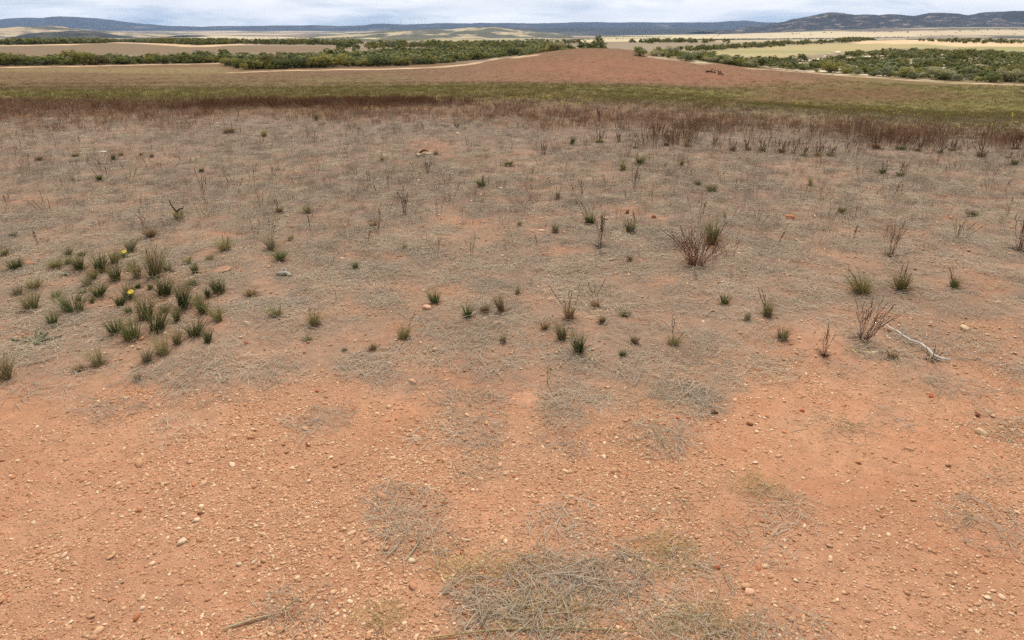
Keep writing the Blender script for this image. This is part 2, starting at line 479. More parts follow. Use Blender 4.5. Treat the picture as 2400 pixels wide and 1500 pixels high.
def ground_tint(X, Y):
    sh = X.shape
    C = np.empty(sh + (3,))
    C[:] = lin(138, 119, 105)
    soil = f_soil(X, Y)
    # near field: grey litter over orange soil
    n = fbm(X / 0.7, Y / 0.7, 41, 4)
    lit = f_litter(X, Y)
    near_c = np.empty(sh + (3,)); near_c[:] = lin(152, 126, 106)
    near_c = blend(near_c, np.clip(lit * 1.1, 0, .9), lin(130, 111, 96))
    near_c = blend(near_c, soil * (1 - lit), lin(184, 137, 107))
    near_c = blend(near_c, soil * sst(0.05, 0.5, fbm(X / 1.6, Y / 0.9, 43, 4)) * 0.6, lin(188, 138, 104))
    near_c = blend(near_c, soil * 0.4 * f_crust(X, Y), lin(188, 138, 104))
    e = pix_ellipse(1236, 933, 34, 15)
    near_c = blend(near_c, 0.9 * in_ell(e, X, Y, 0.6, 7, 0.5), lin(212, 162, 130))
    fade = (1 - sst(8.5, 13, Y))[..., None]
    C = C * (1 - fade) + near_c * fade
    far = Y > 9
    x = X[far]; y = Y[far]; c = C[far]
    pn = fbm(x / 1.3, y / 2.0, 51, 4)
    c = blend(c, (1 - sst(20, 40, y)) * sst(0.2, 0.7, pn) * 0.45, lin(178, 128, 100))
    # middle distance default: brownish heath
    c = blend(c, sst(14, 19, y) * (1 - sst(150, 190, y)), lin(124, 98, 74))
    # far plains: paddocks and scrub blocks
    fp = sst(150, 210, y)
    c = blend(c, fp, lin(150, 134, 112))
    p1 = fbm(x / 260, y / 700, 61, 3); p2 = fbm(x / 500, y / 900, 63, 3)
    farther = sst(450, 900, y)
    c = blend(c, farther * sst(0.12, 0.18, p1), lin(190, 172, 140))
    c = blend(c, farther * sst(0.10, 0.18, p2) * 0.9, lin(92, 92, 70))
    c = blend(c, farther * sst(0.12, 0.2, fbm(x / 300, y / 500, 66, 4)) * 0.8, lin(128, 110, 98))
    for i, (P, col, soft) in enumerate(FAR_FIELDS):
        c = blend(c, 0.92 * in_poly(P, x, y, soft, soft, 500 + i, 0.05) * sst(350, 480, y), lin(*col))
    c = blend(c, in_poly(P_HEATH, x, y, 0.05, 0.05, 12), lin(130, 102, 80))
    c = blend(c, 0.5 * in_poly(P_HEATHLEFT, x, y, 0.04, 0.04, 13), lin(102, 74, 58))
    c = blend(c, in_poly(P_LEFTBROWN, x, y, 0.06, 0.05, 15), lin(120, 97, 70))
    c = blend(c, in_poly(P_LEFTBROWN, x, y, 0.06, 0.05, 15) * 0.6 * sst(0.0, 0.5, fbm(x / 9, y / 16, 155, 4)), lin(128, 116, 76))
    g = in_poly(P_GREEN, x, y, 0.10, 0.10, 14, 0.3)
    c = blend(c, g * (0.85 + 0.25 * fbm(x / 3, y / 12, 52, 4)), lin(126, 119, 68))
    c = blend(c, 0.85 * in_poly(P_RBROWN, x, y, 0.06, 0.06, 16), lin(112, 82, 58))
    c = blend(c, g * 0.4 * sst(0.2, 0.5, fbm(x / 7, y / 22, 55, 4)), lin(118, 86, 60))
    c = blend(c, 0.9 * in_poly(P_HEATHDARK, x, y, 0.03, 0.03, 17), lin(86, 56, 46))
    c = blend(c, 0.8 * in_poly(P_LEFTPALE, x, y, 0.02, 0.02, 18), lin(140, 122, 84))
    hl = in_poly(P_HILL, x, y, 0.10, 0.04, 19)
    c = blend(c, 0.85 * hl, lin(130, 103, 80))
    c = blend(c, 0.62 * in_poly(P_RED, x, y, 0.2, 0.10, 20), lin(158, 102, 78))
    c = blend(c, hl * 0.35 * sst(0.0, 0.5, fbm(x / 3, y / 12, 56, 4)), lin(122, 92, 72))
    c = blend(c, in_poly(P_FIELD_L2, x, y, 0.02, 0.02, 22), lin(132, 112, 90))
    c = blend(c, in_poly(P_FIELD_L2, x, y, 0.02, 0.02, 22) * 0.6 * sst(0.1, 0.5, fbm(x / 20, y / 30, 58, 4)), lin(124, 116, 82))
    fr = in_poly(P_FIELD_R, x, y, 0.02, 0.02, 23)
    c = blend(c, fr, lin(176, 160, 118))
    c = blend(c, fr * 0.6 * sst(-0.1, 0.4, fbm(x / 60, y / 40, 59, 3)), lin(146, 146, 98))
    c = blend(c, 0.8 * in_poly(P_SCRUB_L, x, y, 0.015, 0.01, 24), lin(120, 104, 78))
    sr = in_poly(P_SCRUB_R, x, y, 0.015, 0.01, 25)
    c = blend(c, 0.8 * sr, lin(140, 126, 96))
    c = blend(c, sr * sst(0.2, 0.34, fbm(x / 3.5, y / 5, 64, 4)), lin(222, 206, 176))
    sand = lin(218, 188, 150)
    c = blend(c, on_line(L_SAND_A, [.0065] * 7, x, y) * (0.7 + 0.5 * fbm(x / 3, y / 3, 560, 3)), sand)
    c = blend(c, on_line(L_SAND_B, [.004, .005, .008, .010, .013, .015, .012, .008, .006], x, y) * (0.75 + 0.5 * fbm(x / 3, y / 3, 561, 3)), sand)
    c = blend(c, on_line(L_SAND_C, [.005, .008, .010, .007, .007, .007, .007, .007], x, y, 0.010) * (0.65 + 0.6 * fbm(x / 3, y / 3, 562, 3)), lin(214, 188, 152))
    c = blend(c, on_line(L_SAND_D, [.010, .012, .014, .024, .026, .03, .02, .012], x, y, .012) * (0.75 + 0.5 * fbm(x / 6, y / 6, 563, 3)), sand)
    c = blend(c, on_line(L_SAND_E, [.02, .03, .05, .04, .03, .03], x, y, .01), sand)
    C[far] = c
    return np.clip(C, 0, 1), np.clip((1 - lit * 0.75) * (1 - sst(6, 12, Y)), 0, 1)

def build_ground():
    ya = np.array([-60, -30, -15, -8, -4, -2, -1, -0.4, 0.1, 0.4, 0.7])
    yb = np.exp(np.linspace(math.log(0.95), math.log(18), 430))
    yc = np.exp(np.linspace(math.log(18), math.log(15000), 400))[1:]
    ys = np.concatenate([ya, yb, yc])
    q = np.linspace(-1, 1, 541)
    s = 0.9 * q + 1.1 * q ** 5
    W = np.where(ys > 0, 1.0 * ys + 2.2, 2.2 + 0.9 * np.abs(ys))
    X = W[:, None] * s[None, :]
    Y = np.repeat(ys[:, None], len(q), 1)
    Z = H(X, Y)
    o = sheet('ground', X, Y, Z, ground_material())
    tint, soil = ground_tint(X, Y)
    me = o.data
    ca = me.attributes.new('tint', 'FLOAT_COLOR', 'POINT')
    buf = np.ones((X.size, 4), np.float32); buf[:, :3] = tint.reshape(-1, 3)
    ca.data.foreach_set('color', buf.ravel())
    fa = me.attributes.new('soil', 'FLOAT', 'POINT')
    fa.data.foreach_set('value', soil.astype(np.float32).ravel())
    tag(o, kind='structure')
    return o
build_ground()

# ------------------------------------------------------------------ hills on the skyline
def hill_material(name, base, patch, scale, lo=0.5, hi=0.62):
    m, nt, N, L, b = new_mat(name)
    geo = N.new('ShaderNodeNewGeometry')
    n = noise_node(N, L, geo.outputs['Position'], scale, 7, 0.62)
    n2 = noise_node(N, L, geo.outputs['Position'], scale * 4, 5, 0.6)
    c = mixc(N, L, map_range(N, L, n.outputs['Fac'], lo, hi, 0, 1), tuple(base), tuple(patch))
    c = mul_color(N, L, c, map_range(N, L, n2.outputs['Fac'], 0.3, 0.7, 0.7, 1.3))
    L.new(c, b.inputs['Base Color'])
    b.inputs['Roughness'].default_value = 1
    return m

def hills(name, prof, Yr, front, back, mat, seed, rough, nx=900, ny=44):
    px = np.array([p[0] for p in prof], float); py = np.array([p[1] for p in prof], float)
    u = np.linspace(px[0], px[-1], nx)
    rows = np.interp(u, px, py)
    k = np.hanning(7)[1:-1]; k /= k.sum()
    rows = np.convolve(np.pad(rows, 2, mode='edge'), k, mode='valid')
    rows = rows - 1.3 * fbm(u / 34, u * 0 + seed, seed, 4, 0.6)
    kx = np.empty(nx); zr = np.empty(nx)
    for i in range(nx):
        a, bb = ray(u[i], rows[i]); kx[i] = a; zr[i] = EYE + bb * Yr
    xr = kx * Yr
    v = np.concatenate([np.linspace(-1, 0, ny * 2 // 3), np.linspace(0, 1, ny // 3)[1:]])
    X = np.repeat(xr[None, :], len(v), 0)
    Yw = Yr + np.where(v < 0, v * front, v * back)[:, None] + 0 * X
    wob = fbm(X / rough / 3, Yw / rough / 3, seed + 5, 3)
    Yw = Yw + wob * front * 0.18 * (1 - np.abs(v))[:, None]
    base = H(X, Yw, False) - 8
    prof_v = (np.cos(np.clip(np.abs(v), 0, 1) * math.pi) * 0.5 + 0.5)[:, None]
    gul = fbm(X / rough, Yw / (rough * 1.6), seed, 5, 0.55)
    hgt = (zr[None, :] - base)
    Z = base + hgt * prof_v * (1 + 0.6 * gul * (1 - prof_v ** 5)) 
    o = sheet(name, X, Yw, Z, mat)
    tag(o, kind='structure')
    return o

FAR_PROF = [(-900, 50), (-500, 46), (-200, 48), (0, 46), (40, 42.5), (80, 41), (112, 46), (138, 43.5), (165, 38), (205, 42), (232, 43), (260, 48.5), (300, 53), (340, 57), (400, 60.5), (480, 62), (540, 60.5), (620, 60), (740, 58.5), (800, 61),
            (850, 60), (905, 55), (950, 57.5), (1050, 54), (1100, 55), (1140, 53.5), (1240, 55), (1330, 53), (1400, 51.5), (1450, 53), (1500, 51.5), (1600, 53), (1680, 52), (1745, 47.5), (1790, 52.5), (1850, 53), (2000, 54), (2400, 50), (3300, 48)]
hills('far_hills', FAR_PROF, 11500, 1700, 1500, hill_material('far_hill_shaded_scrub', lin(34, 40, 42), lin(120, 108, 92), 0.0016, 0.57, 0.68), 301, 700)  # scrub colour kept very dark to stand in for cloud shadow
RIGHT_PROF = [(1640, 74), (1720, 69), (1790, 60), (1840, 52), (1880, 44), (1915, 37), (1945, 28.5), (1968, 33), (1995, 37), (2020, 34), (2050, 38.5), (2080, 33), (2130, 41), (2180, 30), (2225, 33), (2265, 38), (2290, 34), (2330, 28.5), (2400, 26), (2550, 24), (2800, 30), (3300, 36)]
hills('right_hills', RIGHT_PROF, 5200, 1000, 900, hill_material('right_hill_shaded_scrub', lin(42, 43, 42), lin(136, 120, 106), 0.010, 0.54, 0.66), 311, 200, 900, 60)  # dark scrub base imitates cloud shadow; pale rock patches also suggest lit relief
MIDL_PROF = [(20, 96), (60, 86), (95, 80), (130, 75), (165, 73), (205, 76), (240, 82), (280, 88), (320, 97)]
hills('left_knoll', MIDL_PROF, 2300, 300, 420, hill_material('left_knoll_scrub', lin(48, 52, 48), lin(96, 92, 76), 0.012, 0.5, 0.7), 321, 160, 200, 36)
MIDL2_PROF = [(-200, 66), (0, 64), (60, 65), (100, 61), (160, 66), (230, 72), (300, 76), (380, 80), (430, 84)]
hills('left_ridge', MIDL2_PROF, 4200, 900, 800, hill_material('left_ridge_scrub', lin(84, 82, 66), lin(176, 156, 124), 0.004, 0.48, 0.56), 331, 300, 220, 36)
CEN_PROF = [(1060, 72), (1120, 69), (1180, 66), (1250, 65.5), (1350, 65), (1480, 66), (1600, 67), (1700, 70), (1760, 74)]
hills('centre_ridge', CEN_PROF, 6500, 1300, 900, hill_material('centre_ridge_shaded_scrub', lin(44, 50, 50), lin(92, 88, 78), 0.002, 0.55, 0.7), 341, 400, 240, 36)  # cloud shade on this scrub is put into its dark base colour
CEN2_PROF = [(700, 92), (760, 84), (850, 76), (900, 72), (960, 70), (1050, 69), (1100, 64), (1160, 63), (1200, 68), (1260, 74), (1330, 80)]
hills('centre_knoll', CEN2_PROF, 3800, 700, 700, hill_material('centre_knoll_scrub', lin(92, 90, 66), lin(180, 162, 126), 0.005, 0.5, 0.58), 351, 300, 240, 36)

# ------------------------------------------------------------------ mesh builders
def mesh_from(name, V, F, mat, smooth=False):
    me = bpy.data.meshes.new(name)
    V = np.asarray(V, np.float32); F = np.asarray(F, np.int32)
    me.vertices.add(len(V)); me.vertices.foreach_set('co', V.ravel())
    k = F.shape[1]
    me.loops.add(F.size); me.loops.foreach_set('vertex_index', F.ravel())
    me.polygons.add(len(F)); me.polygons.foreach_set('loop_start', (np.arange(len(F)) * k).astype(np.int32))
    if smooth: me.polygons.foreach_set('use_smooth', np.ones(len(F), bool))
    me.update(calc_edges=True)
    me.materials.append(mat)
    return me

def join_vf(parts):
    V = []; F = []; n = 0
    for v, f in parts:
        V.append(v); F.append(f + n); n += len(v)
    return np.concatenate(V), np.concatenate(F)

def strands(P, R, sides=3):
    """tapering tubes: P (N,K,3) centre lines, R (N,K) radii -> vertices, quads"""
    P = np.asarray(P, float); R = np.asarray(R, float)
    N, K, _ = P.shape
    T = np.gradient(P, axis=1)
    T /= np.linalg.norm(T, axis=2, keepdims=True) + 1e-9
    ref = np.zeros_like(T); ref[..., 0] = 0.31; ref[..., 1] = 0.94; ref[..., 2] = 0.12
    A = np.cross(T, ref); A /= np.linalg.norm(A, axis=2, keepdims=True) + 1e-9
    B = np.cross(T, A)
    V = np.empty((N, K, sides, 3))
    for j in range(sides):
        a = 2 * math.pi * j / sides
        V[:, :, j] = P + R[..., None] * (math.cos(a) * A + math.sin(a) * B)
    idx = np.arange(N * K * sides).reshape(N, K, sides)
    nx = np.roll(idx, -1, axis=2)
    Q = np.stack([idx[:, :-1], nx[:, :-1], nx[:, 1:], idx[:, 1:]], -1).reshape(-1, 4)
    return V.reshape(-1, 3), Q

def place(name, me, parent=None, loc=(0, 0, 0), rot=(0, 0, 0), scale=(1, 1, 1), color=None):
    o = bpy.data.objects.new(name, me)
    sc.collection.objects.link(o)
    o.location = loc; o.rotation_euler = rot; o.scale = scale
    if parent is not None: o.parent = parent
    if color is not None: o.color = (*color, 1)
    return o

def empty(name, loc):
    o = bpy.data.objects.new(name, None)
    o.empty_display_size = 0.1
    sc.collection.objects.link(o)
    o.location = loc
    return o

def scatter(name, pts, rots, scales, idx, protos, label, cat):
    """one object of uncountable stuff: prototype meshes instanced on points"""
    coll = bpy.data.collections.new(name + '_pieces')
    for k, me in enumerate(protos):
        po = bpy.data.objects.new('%s_piece_%02d' % (name, k), me)
        coll.objects.link(po)
    me = bpy.data.meshes.new(name)
    n = len(pts)
    me.vertices.add(n)
    me.vertices.foreach_set('co', np.asarray(pts, np.float32).ravel())
    for nm, arr in (('rot', rots), ('scl', scales)):
        a = me.attributes.new(nm, 'FLOAT_VECTOR', 'POINT')
        a.data.foreach_set('vector', np.asarray(arr, np.float32).ravel())
    a = me.attributes.new('idx', 'INT', 'POINT')
    a.data.foreach_set('value', np.asarray(idx, np.int32))
    me.update()
    o = bpy.data.objects.new(name, me)
    sc.collection.objects.link(o)
    ng = bpy.data.node_groups.new(name + '_nodes', 'GeometryNodeTree')
    ng.interface.new_socket('Geometry', in_out='INPUT', socket_type='NodeSocketGeometry')
    ng.interface.new_socket('Geometry', in_out='OUTPUT', socket_type='NodeSocketGeometry')
    N = ng.nodes; L = ng.links
    gi = N.new('NodeGroupInput'); go = N.new('NodeGroupOutput')
    ip = N.new('GeometryNodeInstanceOnPoints')
    ci = N.new('GeometryNodeCollectionInfo')
    ci.inputs['Collection'].default_value = coll
    ci.inputs['Separate Children'].default_value = True
    ci.inputs['Reset Children'].default_value = True
    def attr(nm, t):
        a = N.new('GeometryNodeInputNamedAttribute'); a.data_type = t
        a.inputs['Name'].default_value = nm
        return a.outputs[0]
    er = N.new('FunctionNodeEulerToRotation')
    L.new(attr('rot', 'FLOAT_VECTOR'), er.inputs[0])
    L.new(gi.outputs[0], ip.inputs['Points'])
    L.new(ci.outputs[0], ip.inputs['Instance'])
    ip.inputs['Pick Instance'].default_value = True
    L.new(attr('idx', 'INT'), ip.inputs['Instance Index'])
    L.new(er.outputs[0], ip.inputs['Rotation'])
    L.new(attr('scl', 'FLOAT_VECTOR'), ip.inputs['Scale'])
    L.new(ip.outputs[0], go.inputs[0])
    mod = o.modifiers.new('pieces', 'NODES')
    mod.node_group = ng
    tag(o, label, cat, kind='stuff')
    return o

# ------------------------------------------------------------------ plant and stone materials
def ramp_material(name, cols, bump=0.0, rough=0.9, gen_tip=None, noise=None, trans=0.0, by_object=False):
    """colour picked per piece from a ramp; gen_tip mixes a tip colour in towards the top of the piece"""
    m, nt, N, L, b = new_mat(name)
    oi = N.new('ShaderNodeObjectInfo')
    if by_object:
        col = oi.outputs['Color']
        v = map_range(N, L, oi.outputs['Random'], 0, 1, 0.82, 1.18)
        col = mul_color(N, L, col, v)
    else:
        r = N.new('ShaderNodeValToRGB')
        el = r.color_ramp.elements
        while len(el) < len(cols): el.new(0.5)
        for i, c in enumerate(cols):
            el[i].position = i / max(1, len(cols) - 1)
            el[i].color = (*c, 1)
        L.new(oi.outputs['Random'], r.inputs[0])
        col = r.outputs[0]
    if gen_tip is not None:
        tcn = N.new('ShaderNodeTexCoord')
        sp = N.new('ShaderNodeSeparateXYZ'); L.new(tcn.outputs['Generated'], sp.inputs[0])
        col = mixc(N, L, map_range(N, L, sp.outputs['Z'], 0.35, 1.0, 0, gen_tip[1]), col, tuple(gen_tip[0]))
    if noise:
        tcn = N.new('ShaderNodeTexCoord')
        nn = noise_node(N, L, tcn.outputs['Object'], noise, 5, 0.65)
        col = mul_color(N, L, col, map_range(N, L, nn.outputs['Fac'], 0.25, 0.75, 0.66, 1.34))
        if bump:
            bp = N.new('ShaderNodeBump'); bp.inputs['Strength'].default_value = bump
            bp.inputs['Distance'].default_value = 0.02
            L.new(nn.outputs['Fac'], bp.inputs['Height']); L.new(bp.outputs[0], b.inputs['Normal'])
    L.new(col, b.inputs['Base Color'])
    b.inputs['Roughness'].default_value = rough
    if trans:
        tb = N.new('ShaderNodeBsdfTranslucent'); L.new(col, tb.inputs[0])
        mx = N.new('ShaderNodeMixShader'); mx.inputs[0].default_value = trans
        L.new(b.outputs[0], mx.inputs[1]); L.new(tb.outputs[0], mx.inputs[2])
        L.new(mx.outputs[0], N['Material Output'].inputs[0])
    return m

M_STONE = ramp_material('limestone_gravel', [lin(206, 150, 110, .74), lin(222, 172, 132, .76), lin(208, 152, 112, .74), lin(232, 190, 150, .80), lin(194, 132, 94, .74), lin(226, 178, 138, .76), lin(242, 210, 174, .86), lin(214, 160, 118, .74)], 0.5, 0.95, noise=60)
M_ROCK = ramp_material('stone', None, 0.6, 0.95, noise=9, by_object=True)
M_STRAW = ramp_material('straw', [lin(194, 180, 162, .9), lin(216, 200, 176, .9), lin(200, 185, 165, .9), lin(232, 214, 186, .9), lin(180, 166, 148, .9)], rough=0.8, trans=0.3)
M_STUB = ramp_material('stubble', [lin(182, 167, 149, .88), lin(168, 151, 137, .88), lin(198, 181, 159, .88), lin(172, 148, 130, .88), lin(178, 167, 152, .88)], rough=0.85, trans=0.3)
M_HEATH = ramp_material('dry_stems', [lin(160, 122, 92), lin(182, 144, 112), lin(140, 104, 78), lin(192, 158, 124)], rough=0.9, trans=0.35)
M_DARKST = ramp_material('dark_dry_stems', [lin(138, 98, 74), lin(150, 108, 80), lin(124, 86, 66)], rough=0.9, trans=0.3)
M_GRASSG = ramp_material('green_herbs', [lin(140, 132, 76), lin(154, 140, 84), lin(126, 124, 70), lin(162, 134, 90)], rough=0.85, trans=0.25)
M_HILLGR = ramp_material('hill_grass', [lin(148, 122, 90), lin(166, 136, 102), lin(134, 108, 80), lin(168, 146, 110)], rough=0.9, trans=0.2)
M_BLADE = ramp_material('tussock_blades', None, rough=0.7, gen_tip=(lin(206, 190, 140, .85), 0.75), trans=0.5, by_object=True)
M_DRYBL = ramp_material('dead_blades', None, rough=0.85, trans=0.35, by_object=True)
M_STALK = ramp_material('seed_stalk', None, rough=0.9, by_object=True)
M_LEAF = ramp_material('shrub_leaves', None, rough=0.7, trans=0.4, by_object=True)
M_BARK = ramp_material('shrub_bark', [lin(92, 78, 64), lin(118, 104, 88)], rough=0.95)
M_WOOD = ramp_material('weathered_wood', None, 0.4, 0.85, noise=30, by_object=True)
M_FLOWER = ramp_material('yellow_petals', [lin(232, 212, 80, .85), lin(224, 196, 70, .85)], rough=0.7, trans=0.2)
M_WHITE = ramp_material('turbine_white', [lin(225, 228, 232)], rough=0.5)
def ico(sub=1):
    import bmesh
    bm = bmesh.new()
    bmesh.ops.create_icosphere(bm, subdivisions=sub, radius=1.0)
    V = np.array([v.co[:] for v in bm.verts]); F = np.array([[v.index for v in f.verts] for f in bm.faces])
    bm.free()
    return V, F
ICO1, ICO2 = ico(1), ico(2)

def stone_mesh(name, r, base, mat, flat=0.6, cuts=7, smooth=False):
    V, F = base
    V = V.copy()
    V *= (1 + 0.12 * r.standard_normal((len(V), 1)))
    for _ in range(cuts):
        n = r.standard_normal(3); n /= np.linalg.norm(n)
        d = r.uniform(0.55, 0.85)
        k = V @ n
        V = V - np.where(k > d, k - d, 0)[:, None] * n
    V[:, 2] *= flat
    V[:, 1] *= r.uniform(0.65, 0.95)
    return mesh_from(name, V, F, mat, smooth)

r0 = np.random.default_rng(100)
PEB = [stone_mesh('pebble_shape_%d' % i, r0, ICO1, M_STONE, r0.uniform(0.4, 0.7)) for i in range(10)]

def view_sample(r, n, y0, y1, power=1.0, half=0.86, extra=0.6):
    """random ground spots between two distances; density falls off as 1/distance**power"""
    if abs(power - 2) < 1e-6:
        y = y0 * (y1 / y0) ** r.random(n)
    else:
        a = 2 - power
        y = (y0 ** a + r.random(n) * (y1 ** a - y0 ** a)) ** (1 / a)
    x = (r.random(n) * 2 - 1) * (half * y + extra)
    return x, y

def keep(r, x, y, p):
    k = r.random(len(x)) < p
    return x[k], y[k]

# ------------------------------------------------------------------ gravel
def build_gravel():
    r = np.random.default_rng(11)
    x1, y1 = view_sample(r, 540000, 1.15, 5.2, 1.0)
    cl = (0.3 + 0.9 * sst(-0.25, 0.4, fbm(x1 / 0.55, y1 / 0.4, 91, 4))) * (1 - 0.6 * f_crust(x1, y1))
    cl = cl * (1 - np.exp(-(((x1 - MOUND_XY[0]) / 0.045) ** 2 + ((y1 - MOUND_XY[1]) / 0.045) ** 2) ** 2))
    x1, y1 = keep(r, x1, y1, cl * (0.25 + 0.75 * f_soil(x1, y1)))
    x2, y2 = view_sample(r, 60000, 3.0, 15.0, 1.0)
    x2, y2 = keep(r, x2, y2, (1 - 0.6 * f_litter(x2, y2)) * (1 - 0.8 * f_soil(x2, y2)) * np.clip(0.5 + 1.2 * fbm(x2 / 0.8, y2 / 0.8, 93, 3), 0.1, 1))
    x = np.concatenate([x1, x2]); y = np.concatenate([y1, y2])
    n = len(x)
    size = np.exp(r.normal(math.log(0.0032), 0.48, n))
    size[:len(x1)] *= 0.95
    size[len(x1):] *= 1.5
    size = np.clip(size, 0.002, 0.016)
    big = r.random(n) < 0.015
    size[big] *= 1.8
    bigm = (y > 4.5) & (r.random(n) < 0.09)
    size[bigm] *= 2.0
    z = H(x, y) + size * 0.12
    z[len(x1):] += 0.004
    rot = np.stack([r.normal(0, 0.22, n), r.normal(0, 0.22, n), r.random(n) * 6.28], 1)
    scl = np.stack([size * r.uniform(0.8, 1.35, n), size, size * r.uniform(0.7, 1.0, n)], 1)
    scatter('gravel', np.stack([x, y, z], 1), rot, scl, r.integers(0, len(PEB), n), PEB,
            'loose pale orange limestone gravel strewn over the bare red soil', 'gravel')
build_gravel()

# ------------------------------------------------------------------ straw litter, stubble, heath, herbs
def litter_shape(r, n, rad, rise, L0, L1, thick, mat, name, sides=3):
    a = r.random(n) * 6.28
    q = np.sqrt(r.random(n)) * rad
    bx = np.cos(a) * q; by = np.sin(a) * q
    d = r.random(n) * 6.28
    L = r.uniform(L0, L1, n)
    K = 4
    s = np.linspace(0, 1, K)
    bend = r.normal(0, 0.9, n)
    ang = d[:, None] + bend[:, None] * (s[None, :] - 0.5)
    st = (L / (K - 1))[:, None]
    X = bx[:, None] + np.cumsum(np.cos(ang) * st, 1); Y = by[:, None] + np.cumsum(np.sin(ang) * st, 1)
    X -= X.mean(1, keepdims=True) - bx[:, None]; Y -= Y.mean(1, keepdims=True) - by[:, None]
    z0 = r.random(n) ** 2 * rise
    Z = 0.002 + z0[:, None] * (1 + 0.8 * r.normal(0, 1, (n, 1)) * (s[None, :] - 0.5)) + 0.3 * rise * np.sin(s * math.pi)[None, :]
    Z = np.maximum(Z, 0.001)
    R = (thick * r.uniform(0.6, 1.3, n))[:, None] * np.array([0.8, 1, 0.9, 0.4])[None, :]
    V, F = strands(np.stack([X, Y, Z], -1), R, sides)
    return mesh_from(name, V, F, mat)

def tuft_shape(r, n, h, spread, thick, mat, name, base=0.02, K=4, curve=0.25):
    a = r.random(n) * 6.28
    q = np.sqrt(r.random(n))
    bx = np.cos(a) * q * base; by = np.sin(a) * q * base
    hh = h * r.uniform(0.5, 1.0, n)
    out = spread * hh * (0.25 + 0.75 * q) * r.uniform(0.4, 1.2, n)
    a2 = a + r.normal(0, 0.5, n)
    s = np.linspace(0, 1, K)
    X = bx[:, None] + (np.cos(a2) * out)[:, None] * s ** 1.4
    Y = by[:, None] + (np.sin(a2) * out)[:, None] * s ** 1.4
    Z = hh[:, None] * (s - curve * 0.5 * (out / hh)[:, None] * s ** 3) - 0.004
    R = (thick * r.uniform(0.7, 1.2, n))[:, None] * np.linspace(1.0, 0.25, K)[None, :]
    return strands(np.stack([X, Y, Z], -1), R), mat, name

def tuft_mesh(*a, **k):
    (V, F), mat, name = tuft_shape(*a, **k)
    return mesh_from(name, V, F, mat)

def stalk_lines(r, n, h, lean, base, K=14, wav=0.03):
    """wavy upright stalks with knobbly seed heads on the upper half"""
    a = r.random(n) * 6.28
    q = np.sqrt(r.random(n))
    hh = h * r.uniform(0.6, 1.0, n)
    out = lean * hh * r.uniform(0.1, 1.0, n)
    s = np.linspace(0, 1, K)
    wx = np.cumsum(r.normal(0, wav, (n, K)), 1) * hh[:, None] * 0.35
    wy = np.cumsum(r.normal(0, wav, (n, K)), 1) * hh[:, None] * 0.35
    wx[:, 0] = wy[:, 0] = 0
    X = (np.cos(a) * q * base)[:, None] + (np.cos(a) * out)[:, None] * s ** 1.25 + wx
    Y = (np.sin(a) * q * base)[:, None] + (np.sin(a) * out)[:, None] * s ** 1.25 + wy
    Z = hh[:, None] * s * (1 - 0.15 * lean * s) - 0.004
    return np.stack([X, Y, Z], -1), hh

def knob_radius(r, n, K, thin, knob, start=0.45):
    R = np.full((n, K), thin)
    for j in range(K):
        if j / (K - 1) > start and j % 2 == 1:
            R[:, j] = knob * r.uniform(0.5, 1.2, n)
    R[:, -1] = thin * 0.4
    return R

rr = np.random.default_rng(21)
LIT = [litter_shape(rr, 62, 0.12, 0.010, 0.03, 0.11, 0.00085, M_STRAW, 'litter_shape_%d' % i) for i in range(10)]
def build_litter():
    r = np.random.default_rng(22)
    x, y = view_sample(r, 13500, 1.3, 13.5, 1.0)
    x, y = keep(r, x, y, np.clip(f_litter(x, y) * 1.05, 0, 1) * (1 - 0.5 * sst(7, 13, y)))
    n = len(x)
    sl = r.uniform(0.7, 1.35, n)
    rot = np.stack([r.normal(0, 0.03, n), r.normal(0, 0.03, n), r.random(n) * 6.28], 1)
    scatter('straw_litter', np.stack([x, y, H(x, y)], 1), rot, np.stack([sl, sl, sl * r.uniform(0.6, 1.5, n)], 1),
            r.integers(0, len(LIT), n), LIT, 'grey dead straw matted over the stony soil of the near field', 'straw')
build_litter()

def stalk_clump_early(r, n, h, name):
    P, hh = stalk_lines(r, n, h, 0.45, 0.03, 10)
    return mesh_from(name, *strands(P, knob_radius(r, n, 10, 0.0011, 0.0032)), M_HEATH)
STUB = [tuft_mesh(rr, 16, 0.075, 0.9, 0.0011, M_STUB, 'stubble_shape_%d' % i, base=0.05) for i in range(8)]
STUB += [stalk_clump_early(rr, 4, 0.2, 'stubble_stalk_shape_%d' % i) for i in range(4)]
def build_stubble():
    r = np.random.default_rng(23)
    x, y = view_sample(r, 30000, 4.0, 19.0, 1.0)
    lit = f_litter(x, y)
    x, y = keep(r, x, y, np.clip(0.15 + lit * 0.9, 0, 1) * sst(3.8, 7.5, y) * (1 - 0.9 * f_soil(x, y)))
    n = len(x)
    sl = r.uniform(0.6, 1.3, n)
    rot = np.stack([r.normal(0, 0.1, n), r.normal(0, 0.1, n), r.random(n) * 6.28], 1)
    scatter('dry_stubble', np.stack([x, y, H(x, y)], 1), rot, np.stack([sl, sl, sl * r.uniform(0.6, 1.4, n)], 1),
            np.where(r.random(n) < 0.05, r.integers(8, 12, n), r.integers(0, 8, n)), STUB, 'short dry grey grass standing all over the middle of the near field', 'grass')
build_stubble()

